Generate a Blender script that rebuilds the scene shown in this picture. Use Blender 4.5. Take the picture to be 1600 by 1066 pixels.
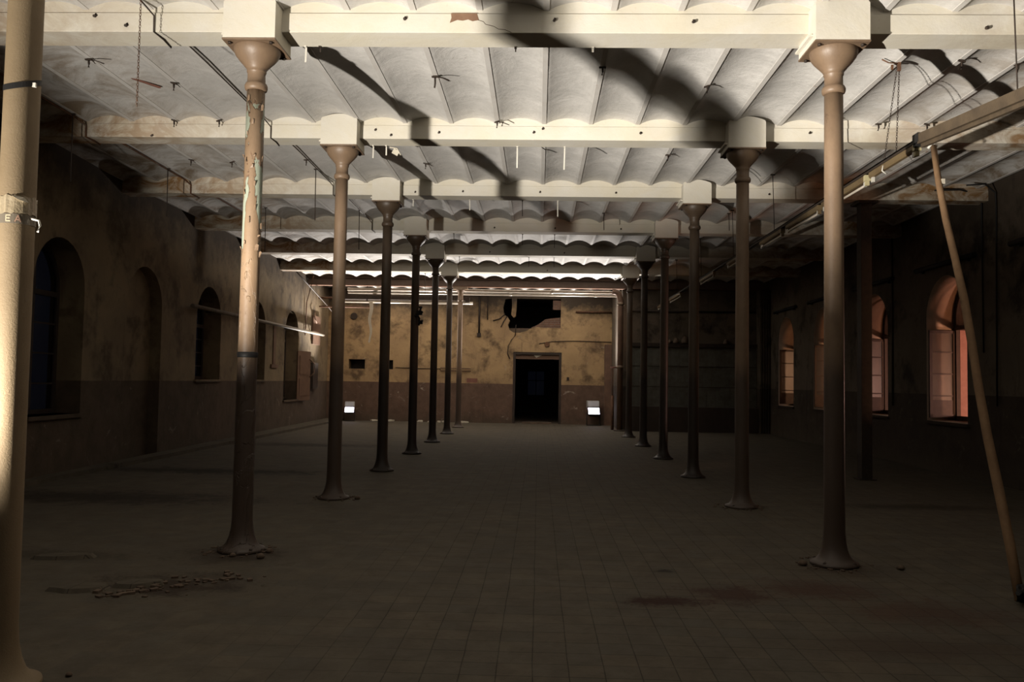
import bpy, bmesh, math, random
from mathutils import Vector, Matrix
from mathutils.geometry import tessellate_polygon
random.seed(7)
R = math.radians
SC = bpy.context.scene
C = SC.collection
for o in list(bpy.data.objects):
    bpy.data.objects.remove(o)

# ------------------------------------------------------------------ camera
cam_d = bpy.data.cameras.new('camera')
cam = bpy.data.objects.new('camera', cam_d)
C.objects.link(cam)
SC.camera = cam
cam_d.sensor_fit = 'HORIZONTAL'
cam_d.sensor_width = 36.0
cam_d.lens = 36.0 * 1300 / 1600
cam_d.clip_end = 200
PITCH, YAW, ROLL = 0.04820, -0.03275, 0.01693
Rw = Matrix.Rotation(-YAW, 3, 'Z') @ Matrix.Rotation(PITCH, 3, 'X')
right, fwd, up = Rw @ Vector((1, 0, 0)), Rw @ Vector((0, 1, 0)), Rw @ Vector((0, 0, 1))
cr, sr = math.cos(ROLL), math.sin(ROLL)
r2 = right * cr + up * sr
u2 = up * cr - right * sr
cam.matrix_world = Matrix(((r2.x, u2.x, -fwd.x, 0), (r2.y, u2.y, -fwd.y, 0), (r2.z, u2.z, -fwd.z, 1.58), (0, 0, 0, 1)))

# ------------------------------------------------------------------ colour management, world
SC.view_settings.view_transform = 'Standard'
SC.view_settings.look = 'None'
SC.view_settings.gamma = 1.0
SC.view_settings.use_curve_mapping = False
SC.view_settings.exposure = 0.0
W = bpy.data.worlds.new('night')
SC.world = W
W.use_nodes = True
W.node_tree.nodes['Background'].inputs[0].default_value = (0.16, 0.22, 0.44, 1)
W.node_tree.nodes['Background'].inputs[1].default_value = 0.022

# ------------------------------------------------------------------ lights
def spot(name, loc, aim, power, size, blend, col, rad):
    d = bpy.data.lights.new(name, 'SPOT')
    d.energy = power; d.spot_size = size; d.spot_blend = blend; d.color = col; d.shadow_soft_size = rad
    o = bpy.data.objects.new(name, d); C.objects.link(o)
    o.location = loc
    o.rotation_euler = Vector(aim).to_track_quat('-Z', 'Y').to_euler()
    return o
def aim(az, el):
    az, el = R(az), R(el)
    return (math.sin(az) * math.cos(el), math.cos(az) * math.cos(el), math.sin(el))
def plight(name, loc, power, col, rad):
    d = bpy.data.lights.new(name, 'POINT'); d.energy = power; d.color = col; d.shadow_soft_size = rad
    o = bpy.data.objects.new(name, d); C.objects.link(o); o.location = loc
    return o
def lamp_profile(lamp, az_gain, el_gain, dip=None):
    """shaped floodlight beam: gain by azimuth and by elevation, dip adds a dim slice"""
    d = lamp.data; d.use_nodes = True; t = d.node_tree
    em = t.nodes['Emission']; g = t.nodes.new('ShaderNodeNewGeometry')
    sp = t.nodes.new('ShaderNodeSeparateXYZ'); t.links.new(g.outputs['Normal'], sp.inputs[0])
    def mth(op, a, b=0.0):
        n = t.nodes.new('ShaderNodeMath'); n.operation = op
        for s_, v in ((n.inputs[0], a), (n.inputs[1], b)):
            if isinstance(v, (int, float)): s_.default_value = v
            else: t.links.new(v, s_)
        return n.outputs[0]
    def curve(src, pts):
        lo, hi = pts[0][0], pts[-1][0]
        mr = t.nodes.new('ShaderNodeMapRange'); mr.inputs[1].default_value = lo; mr.inputs[2].default_value = hi
        t.links.new(src, mr.inputs[0])
        r = t.nodes.new('ShaderNodeValToRGB'); e = r.color_ramp.elements
        while len(e) < len(pts): e.new(0.5)
        for k, (p, v) in enumerate(pts):
            e[k].position = (p - lo) / (hi - lo); e[k].color = (v, v, v, 1)
        t.links.new(mr.outputs[0], r.inputs[0]); return r.outputs[0]
    sgn = PROFILE_SIGN
    x, y, z = (mth('MULTIPLY', sp.outputs[i], sgn) for i in range(3))
    az = mth('MULTIPLY', mth('ARCTAN2', x, y), 57.2958)
    el = mth('MULTIPLY', mth('ARCSINE', z), 57.2958)
    k = mth('MULTIPLY', curve(az, az_gain), curve(el, el_gain))
    if dip: k = mth('MULTIPLY', k, curve(az, dip))
    t.links.new(k, em.inputs['Strength'])
PROFILE_SIGN = 1.0
fl = spot('flood_beam_front', (-4.45, 1.85, 0.28), aim(40, 50), 11500, R(164), 0.05, (1.0, 0.93, 0.83), 0.06)
lamp_profile(fl, [(-12, 0.0), (-8.5, 0.22), (-5, 0.42), (10, 0.55), (25, 0.85), (45, 1.0), (70, 0.7), (100, 0.0)], [(12.0, 0.0), (14.5, 0.16), (17.5, 0.66), (21, 1.08), (25, 0.9), (30, 0.62), (38, 0.44), (60, 0.28), (90, 0.15)],
                  [(34.0, 1.0), (34.9, 0.40), (39.3, 0.40), (40.2, 1.0)])  # added dim slice keeps the near left column from burning out
spot('flood_beam_far_left', (-7.0, 30.72, 0.52), aim(150, 52), 5200, R(84), 0.6, (1.0, 0.93, 0.86), 0.1)
spot('flood_beam_far_right', (2.02, 30.72, 0.52), aim(213, 50), 4600, R(80), 0.35, (1.0, 0.93, 0.86), 0.1)
# street lamps outside the right-hand windows
plight('street_lamp_light', (11.2, 10.2, 1.0), 800, (1.0, 0.50, 0.28), 0.25)
plight('yard_lamp_light', (11.2, 15.2, 1.3), 420, (1.0, 0.58, 0.46), 0.2)
plight('alley_lamp_light', (11.2, 21.3, 2.0), 360, (1.0, 0.56, 0.30), 0.2)

# ------------------------------------------------------------------ materials
def nt(name):
    m = bpy.data.materials.new(name); m.use_nodes = True
    t = m.node_tree
    return m, t, t.nodes['Principled BSDF']
def node(t, typ, **kw):
    n = t.nodes.new(typ)
    for k, v in kw.items():
        if k.startswith('i_'):
            n.inputs[k[2:].replace('_', ' ')].default_value = v
        else:
            setattr(n, k, v)
    return n
def ramp(t, src, stops):
    r = t.nodes.new('ShaderNodeValToRGB')
    e = r.color_ramp.elements
    while len(e) < len(stops): e.new(0.5)
    for k, (p, c) in enumerate(stops):
        e[k].position = p
        e[k].color = (c if isinstance(c, tuple) else (c, c, c)) + (1,)
    t.links.new(src, r.inputs[0])
    return r.outputs[0]
def mix(t, fac, a, b, mode='MIX'):
    n = t.nodes.new('ShaderNodeMix'); n.data_type = 'RGBA'; n.blend_type = mode
    for sock, v in ((n.inputs[0], fac), (n.inputs[6], a), (n.inputs[7], b)):
        if isinstance(v, (int, float)): sock.default_value = v
        elif isinstance(v, tuple): sock.default_value = v + (1,)
        else: t.links.new(v, sock)
    return n.outputs[2]
def noise(t, vec, scale, detail=6, rough=0.6, dist=0.0):
    n = node(t, 'ShaderNodeTexNoise')
    n.inputs['Scale'].default_value = scale; n.inputs['Detail'].default_value = detail
    n.inputs['Roughness'].default_value = rough; n.inputs['Distortion'].default_value = dist
    t.links.new(vec, n.inputs['Vector'])
    return n.outputs['Fac']
def coords(t, scale=(1, 1, 1)):
    tc = node(t, 'ShaderNodeTexCoord')
    mp = node(t, 'ShaderNodeMapping'); mp.inputs['Scale'].default_value = scale
    t.links.new(tc.outputs['Object'], mp.inputs['Vector'])
    return mp.outputs['Vector'], tc.outputs['Object']
def bump(t, b, h, strength, dist=0.01):
    n = node(t, 'ShaderNodeBump'); n.inputs['Strength'].default_value = strength; n.inputs['Distance'].default_value = dist
    t.links.new(h, n.inputs['Height']); t.links.new(n.outputs['Normal'], b.inputs['Normal'])
def math_n(t, op, a, b=0.0, clamp=False):
    n = node(t, 'ShaderNodeMath', operation=op); n.use_clamp = clamp
    for s, v in ((n.inputs[0], a), (n.inputs[1], b)):
        if isinstance(v, (int, float)): s.default_value = v
        else: t.links.new(v, s)
    return n.outputs[0]

def mottled(name, a, b, rough=0.8, scale=4.0, metallic=0.0, bs=0.3, spec=0.3, stain=None, sscale=1.2, slo=0.55, shi=0.72, bscale=40):
    m, t, p = nt(name)
    v, _ = coords(t)
    col = mix(t, ramp(t, noise(t, v, scale, 8, 0.65), [(0.3, 0.0), (0.7, 1.0)]), a, b)
    if stain:
        col = mix(t, ramp(t, noise(t, v, sscale, 8, 0.7, 0.4), [(slo, 0.0), (shi, 1.0)]), col, stain)
    t.links.new(col, p.inputs['Base Color'])
    p.inputs['Roughness'].default_value = rough; p.inputs['Metallic'].default_value = metallic
    p.inputs['Specular IOR Level'].default_value = spec
    bump(t, p, noise(t, v, bscale, 5, 0.7), bs, 0.006)
    return m

def wall_mat(name, upper, upper2, dado, dado_z=1.48, peel=(0.42, 0.37, 0.30), grime=(0.05, 0.035, 0.022), gtop=4.6):
    m, t, p = nt(name)
    v, ob = coords(t)
    n1 = noise(t, v, 0.9, 10, 0.62, 0.3)
    n2 = noise(t, v, 2.7, 10, 0.72, 0.1)
    n3 = noise(t, v, 11.0, 6, 0.75)
    col = mix(t, ramp(t, n1, [(0.35, 0.0), (0.65, 1.0)]), upper, upper2)
    col = mix(t, ramp(t, noise(t, v, 1.25, 9, 0.66, 0.15), [(0.50, 0.0), (0.64, 0.8)]), col, grime)
    col = mix(t, ramp(t, n2, [(0.58, 0.0), (0.72, 0.5)]), col, grime)
    sx = node(t, 'ShaderNodeSeparateXYZ'); t.links.new(ob, sx.inputs[0])
    # painted dado with a slightly uneven edge
    zz = math_n(t, 'ADD', sx.outputs[2], math_n(t, 'MULTIPLY', n3, 0.02))
    lower = math_n(t, 'LESS_THAN', zz, dado_z)
    dcol = mix(t, ramp(t, n2, [(0.4, 0.0), (0.7, 1.0)]), dado, tuple(c * 0.6 for c in dado))
    dcol = mix(t, ramp(t, noise(t, v, 2.3, 12, 0.72, 0.8), [(0.60, 0.0), (0.66, 0.7)]), dcol, peel)
    col = mix(t, lower, col, dcol)
    # pale places where the paint has come off, rising damp, soot by the ceiling
    col = mix(t, ramp(t, noise(t, v, 1.7, 12, 0.75, 1.0), [(0.63, 0.0), (0.70, 0.55)]), col, peel)
    soot = node(t, 'ShaderNodeMapRange'); soot.inputs[1].default_value = gtop - 0.5; soot.inputs[2].default_value = gtop + 0.3
    t.links.new(math_n(t, 'ADD', sx.outputs[2], math_n(t, 'MULTIPLY', math_n(t, 'SUBTRACT', n2, 0.5), 1.6)), soot.inputs[0])
    col = mix(t, soot.outputs[0], col, (0.06, 0.045, 0.032))
    damp = node(t, 'ShaderNodeMapRange'); damp.inputs[1].default_value = 0.45; damp.inputs[2].default_value = 0.0
    t.links.new(math_n(t, 'ADD', sx.outputs[2], math_n(t, 'MULTIPLY', math_n(t, 'SUBTRACT', n1, 0.5), 1.2)), damp.inputs[0])
    col = mix(t, math_n(t, 'MULTIPLY', damp.outputs[0], 0.6), col, (0.07, 0.055, 0.04))
    # run marks
    vs, _ = coords(t, (6, 6, 0.45))
    col = mix(t, ramp(t, noise(t, vs, 1.0, 6, 0.6), [(0.60, 0.0), (0.75, 0.55)]), col, grime)
    t.links.new(col, p.inputs['Base Color'])
    p.inputs['Roughness'].default_value = 0.85; p.inputs['Specular IOR Level'].default_value = 0.2
    bump(t, p, math_n(t, 'ADD', n2, math_n(t, 'MULTIPLY', n3, 0.4)), 0.5, 0.03)
    return m

def ceiling_mat():
    m, t, p = nt('whitewashed_vault')
    v, ob = coords(t)
    n1 = noise(t, v, 1.6, 10, 0.65, 0.6); n2 = noise(t, v, 7, 8, 0.7)
    col = mix(t, ramp(t, n1, [(0.35, 0.0), (0.65, 1.0)]), (0.50, 0.485, 0.46), (0.64, 0.62, 0.59))
    col = mix(t, ramp(t, n2, [(0.55, 0.0), (0.75, 0.5)]), col, (0.42, 0.40, 0.37))
    sx = node(t, 'ShaderNodeSeparateXYZ'); t.links.new(ob, sx.inputs[0])
    # brown water stains towards the outer walls
    side = node(t, 'ShaderNodeMapRange'); side.inputs[1].default_value = 3.6; side.inputs[2].default_value = 6.2
    t.links.new(math_n(t, 'ABSOLUTE', sx.outputs[0]), side.inputs[0])
    st = ramp(t, noise(t, v, 1.3, 10, 0.7, 1.2), [(0.42, 0.0), (0.62, 0.9)])
    col = mix(t, math_n(t, 'MULTIPLY', st, side.outputs[0]), col, (0.20, 0.135, 0.07))
    st2 = ramp(t, noise(t, v, 0.8, 10, 0.7, 1.6), [(0.62, 0.0), (0.72, 0.45)])
    col = mix(t, st2, col, (0.33, 0.29, 0.20))
    # scratches
    w = node(t, 'ShaderNodeTexVoronoi', feature='DISTANCE_TO_EDGE'); w.inputs['Scale'].default_value = 1.9
    t.links.new(mixv(t, v, n1), w.inputs['Vector'])
    cr_ = ramp(t, w.outputs['Distance'], [(0.0, 0.55), (0.006, 0.0)])
    cr_ = math_n(t, 'MULTIPLY', cr_, ramp(t, n1, [(0.5, 0.0), (0.58, 1.0)]))
    col = mix(t, cr_, col, (0.22, 0.18, 0.14))
    t.links.new(col, p.inputs['Base Color'])
    p.inputs['Roughness'].default_value = 0.75; p.inputs['Specular IOR Level'].default_value = 0.25
    bump(t, p, math_n(t, 'ADD', n1, math_n(t, 'MULTIPLY', n2, 0.5)), 0.45, 0.04)
    return m
def mixv(t, v, f):
    n = node(t, 'ShaderNodeVectorMath', operation='ADD')
    t.links.new(v, n.inputs[0]); t.links.new(f, n.inputs[1])
    return n.outputs[0]

def beam_mat():
    m, t, p = nt('cream_distempered_beam')
    v, ob = coords(t)
    v2, _ = coords(t, (0.8, 1, 1.2))
    n1 = noise(t, v2, 1.6, 10, 0.65, 0.6); n2 = noise(t, v, 14, 6, 0.7)
    col = mix(t, ramp(t, n1, [(0.38, 0.0), (0.62, 1.0)]), (0.62, 0.59, 0.52), (0.60, 0.555, 0.45))
    col = mix(t, ramp(t, n2, [(0.64, 0.0), (0.74, 0.4)]), col, (0.46, 0.38, 0.28))
    sx = node(t, 'ShaderNodeSeparateXYZ'); t.links.new(ob, sx.inputs[0])
    side = node(t, 'ShaderNodeMapRange'); side.inputs[1].default_value = 3.4; side.inputs[2].default_value = 6.4
    t.links.new(math_n(t, 'ABSOLUTE', sx.outputs[0]), side.inputs[0])
    st = ramp(t, noise(t, v2, 2.2, 10, 0.7, 1.0), [(0.38, 0.0), (0.6, 1.0)])
    col = mix(t, math_n(t, 'MULTIPLY', st, side.outputs[0]), col, (0.24, 0.13, 0.05))
    t.links.new(col, p.inputs['Base Color'])
    p.inputs['Roughness'].default_value = 0.7; p.inputs['Specular IOR Level'].default_value = 0.25
    bump(t, p, math_n(t, 'ADD', n1, math_n(t, 'MULTIPLY', n2, 0.3)), 0.4, 0.02)
    return m

def column_mat(name, peel=False, k=1.0):
    m, t, p = nt(name)
    v, ob = coords(t)
    vz, _ = coords(t, (1, 1, 0.5))
    n1 = noise(t, vz, 5, 8, 0.7); n2 = noise(t, v, 60, 4, 0.6)
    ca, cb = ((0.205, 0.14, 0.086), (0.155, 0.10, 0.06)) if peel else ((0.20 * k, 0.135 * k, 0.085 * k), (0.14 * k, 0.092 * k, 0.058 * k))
    col = mix(t, ramp(t, n1, [(0.35, 0.0), (0.7, 1.0)]), ca, cb)
    col = mix(t, ramp(t, noise(t, v, 9, 8, 0.8), [(0.62, 0.0), (0.68, 0.85)]), col, (0.055, 0.03, 0.02))
    sx = node(t, 'ShaderNodeSeparateXYZ'); t.links.new(ob, sx.inputs[0])
    # the lowest stretch is darker, scuffed
    base = node(t, 'ShaderNodeMapRange'); base.inputs[1].default_value = 1.95; base.inputs[2].default_value = 1.6
    t.links.new(math_n(t, 'ADD', sx.outputs[2], math_n(t, 'MULTIPLY', math_n(t, 'SUBTRACT', n1, 0.5), 0.5)), base.inputs[0])
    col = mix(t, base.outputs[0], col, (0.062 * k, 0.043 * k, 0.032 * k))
    col = mix(t, math_n(t, 'MULTIPLY', base.outputs[0], ramp(t, noise(t, v, 16, 6, 0.8), [(0.64, 0.0), (0.72, 0.5)])), col, (0.16, 0.13, 0.10))
    if peel:
        band = math_n(t, 'MULTIPLY', math_n(t, 'GREATER_THAN', sx.outputs[2], 2.75), math_n(t, 'LESS_THAN', sx.outputs[2], 4.12))
        vp, _ = coords(t, (2.2, 2.2, 1.0))
        g = noise(t, vp, 2.6, 5, 0.55, 0.8)
        pf = math_n(t, 'MULTIPLY', band, ramp(t, g, [(0.515, 0.0), (0.53, 1.0)]))
        col = mix(t, pf, col, (0.245, 0.27, 0.21))
        edge = math_n(t, 'MULTIPLY', band, ramp(t, g, [(0.495, 0.0), (0.51, 1.0), (0.525, 0.0)]))
        col = mix(t, edge, col, (0.10, 0.05, 0.03))
        bump(t, p, math_n(t, 'ADD', ramp(t, g, [(0.505, 1.0), (0.525, 0.0)]), math_n(t, 'MULTIPLY', n1, 0.8)), 0.9, 0.008)
        rg = ramp(t, n1, [(0.3, 0.32), (0.7, 0.6)])
    else:
        bump(t, p, math_n(t, 'ADD', n1, math_n(t, 'MULTIPLY', n2, 0.3)), 0.35, 0.006)
        rg = ramp(t, n1, [(0.3, 0.38), (0.7, 0.6)])
    t.links.new(col, p.inputs['Base Color'])
    t.links.new(rg, p.inputs['Roughness'])
    p.inputs['Specular IOR Level'].default_value = 0.45
    return m

def floor_mat():
    m, t, p = nt('worn_tile_floor')
    v, ob = coords(t)
    n1 = noise(t, v, 0.7, 10, 0.65, 0.4); n2 = noise(t, v, 3.5, 10, 0.72, 0.3); n3 = noise(t, v, 25, 6, 0.7)
    wob = node(t, 'ShaderNodeVectorMath', operation='SCALE'); wob.inputs['Scale'].default_value = 0.02
    nn = node(t, 'ShaderNodeTexNoise'); nn.inputs['Scale'].default_value = 1.3; nn.inputs['Detail'].default_value = 2
    t.links.new(v, nn.inputs['Vector']); t.links.new(nn.outputs['Color'], wob.inputs[0])
    vv = node(t, 'ShaderNodeVectorMath', operation='ADD'); t.links.new(v, vv.inputs[0]); t.links.new(wob.outputs[0], vv.inputs[1])
    br = node(t, 'ShaderNodeTexBrick'); br.offset = 0.0
    br.inputs['Scale'].default_value = 1.0; br.inputs['Brick Width'].default_value = 0.198; br.inputs['Row Height'].default_value = 0.198
    br.inputs['Mortar Size'].default_value = 0.0036; br.inputs['Mortar Smooth'].default_value = 0.2
    br.inputs['Color1'].default_value = (0.0, 0, 0, 1); br.inputs['Color2'].default_value = (1, 1, 1, 1); br.inputs['Mortar'].default_value = (0.5, 0.5, 0.5, 1)
    t.links.new(vv.outputs[0], br.inputs['Vector'])
    base = mix(t, ramp(t, n1, [(0.35, 0.0), (0.65, 1.0)]), (0.088, 0.074, 0.053), (0.112, 0.092, 0.065))
    tile = mix(t, ramp(t, br.outputs['Color'], [(0.0, 0.0), (1.0, 0.6)]), base, (0.068, 0.064, 0.054))
    dirt = ramp(t, n2, [(0.38, 0.0), (0.66, 0.85)])
    col = mix(t, dirt, tile, (0.062, 0.050, 0.036))
    col = mix(t, ramp(t, n3, [(0.55, 0.0), (0.8, 0.5)]), col, (0.05, 0.04, 0.03))
    sx = node(t, 'ShaderNodeSeparateXYZ'); t.links.new(ob, sx.inputs[0])
    # grout shows in the centre and right; the left is caked in dust
    gm = node(t, 'ShaderNodeMapRange'); gm.inputs[1].default_value = -2.2; gm.inputs[2].default_value = -0.6
    t.links.new(math_n(t, 'ADD', sx.outputs[0], math_n(t, 'MULTIPLY', math_n(t, 'SUBTRACT', n1, 0.5), 3.0)), gm.inputs[0])
    g = math_n(t, 'MULTIPLY', br.outputs['Fac'], math_n(t, 'MULTIPLY', gm.outputs[0], ramp(t, n2, [(0.35, 0.5), (0.6, 1.0)])))
    col = mix(t, g, col, (0.026, 0.019, 0.013))
    # rust and oil stains at their places
    def blot(cx, cy, rx, ry, c, s):
        nonlocal col
        dx = math_n(t, 'DIVIDE', math_n(t, 'SUBTRACT', sx.outputs[0], cx), rx)
        dy = math_n(t, 'DIVIDE', math_n(t, 'SUBTRACT', sx.outputs[1], cy), ry)
        d = math_n(t, 'SQRT', math_n(t, 'ADD', math_n(t, 'MULTIPLY', dx, dx), math_n(t, 'MULTIPLY', dy, dy)))
        d = math_n(t, 'ADD', d, math_n(t, 'MULTIPLY', math_n(t, 'SUBTRACT', n2, 0.5), 3.6))
        d = math_n(t, 'ADD', d, math_n(t, 'MULTIPLY', math_n(t, 'SUBTRACT', n3, 0.5), 1.6))
        col = mix(t, ramp(t, d, [(0.35, s), (1.0, 0.0)]), col, c)
    blot(0.95, 6.15, 0.35, 0.22, (0.028, 0.010, 0.006), 0.95)
    blot(1.45, 6.4, 0.45, 0.35, (0.035, 0.012, 0.008), 0.75)
    blot(2.2, 6.6, 0.6, 0.35, (0.05, 0.021, 0.013), 0.7)
    blot(2.7, 6.0, 0.7, 0.4, (0.05, 0.021, 0.013), 0.6)
    blot(2.3, 5.2, 0.8, 0.3, (0.04, 0.022, 0.014), 0.5)
    blot(1.07, 7.14, 0.12, 0.09, (0.016, 0.012, 0.009), 0.9)
    blot(-2.75, 6.3, 0.7, 0.4, (0.024, 0.014, 0.009), 0.8)
    blot(-4.2, 7.2, 0.8, 0.25, (0.024, 0.016, 0.01), 0.6)
    blot(-2.67, 7.35, 0.6, 0.4, (0.024, 0.014, 0.009), 0.7)
    blot(2.65, 7.35, 0.5, 0.3, (0.035, 0.02, 0.012), 0.6)
    blot(-5.6, 10.6, 2.6, 0.7, (0.018, 0.012, 0.009), 0.8)
    blot(-5.4, 13.8, 2.6, 0.5, (0.012, 0.008, 0.006), 0.85)
    blot(-5.5, 19.5, 2.4, 0.6, (0.014, 0.009, 0.006), 0.85)
    blot(5.0, 11.3, 1.6, 0.3, (0.02, 0.014, 0.01), 0.7)
    t.links.new(col, p.inputs['Base Color'])
    p.inputs['Roughness'].default_value = 0.8; p.inputs['Specular IOR Level'].default_value = 0.2
    h = math_n(t, 'SUBTRACT', math_n(t, 'ADD', math_n(t, 'MULTIPLY', n2, 1.0), math_n(t, 'MULTIPLY', n3, 0.25)), math_n(t, 'MULTIPLY', g, 0.5))
    bump(t, p, h, 0.5, 0.02)
    return m

def brick_mat(name, c1, c2, mortar, scale=1.0, bw=0.28, rh=0.07):
    m, t, p = nt(name)
    tc = node(t, 'ShaderNodeTexCoord')
    sx = node(t, 'ShaderNodeSeparateXYZ'); t.links.new(tc.outputs['Object'], sx.inputs[0])
    cx = node(t, 'ShaderNodeCombineXYZ')
    t.links.new(math_n(t, 'ADD', sx.outputs[0], sx.outputs[1]), cx.inputs[0]); t.links.new(sx.outputs[2], cx.inputs[1])
    br = node(t, 'ShaderNodeTexBrick')
    br.inputs['Scale'].default_value = scale; br.inputs['Brick Width'].default_value = bw; br.inputs['Row Height'].default_value = rh
    br.inputs['Mortar Size'].default_value = 0.008
    br.inputs['Color1'].default_value = c1 + (1,); br.inputs['Color2'].default_value = c2 + (1,); br.inputs['Mortar'].default_value = mortar + (1,)
    t.links.new(cx.outputs[0], br.inputs['Vector'])
    n = noise(t, tc.outputs['Object'], 5, 8, 0.7)
    t.links.new(mix(t, ramp(t, n, [(0.4, 0.0), (0.7, 0.7)]), br.outputs['Color'], (0.05, 0.035, 0.025)), p.inputs['Base Color'])
    p.inputs['Roughness'].default_value = 0.9
    bump(t, p, math_n(t, 'SUBTRACT', n, br.outputs['Fac']), 0.5, 0.01)
    return m

def emis(name, col, s):
    m, t, p = nt(name)
    p.inputs['Base Color'].default_value = (0.6, 0.6, 0.6, 1)
    p.inputs['Emission Color'].default_value = col + (1,); p.inputs['Emission Strength'].default_value = s
    return m
def glass(name):
    m, t, p = nt(name)
    out = t.nodes['Material Output']
    g = node(t, 'ShaderNodeBsdfGlossy'); g.inputs['Roughness'].default_value = 0.4; g.inputs['Color'].default_value = (0.8, 0.8, 0.8, 1)
    tr = node(t, 'ShaderNodeBsdfTransparent'); tr.inputs['Color'].default_value = (0.60, 0.56, 0.53, 1)
    mx = node(t, 'ShaderNodeMixShader'); mx.inputs[0].default_value = 0.05
    t.links.new(tr.outputs[0], mx.inputs[1]); t.links.new(g.outputs[0], mx.inputs[2]); t.links.new(mx.outputs[0], out.inputs[0])
    return m

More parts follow.
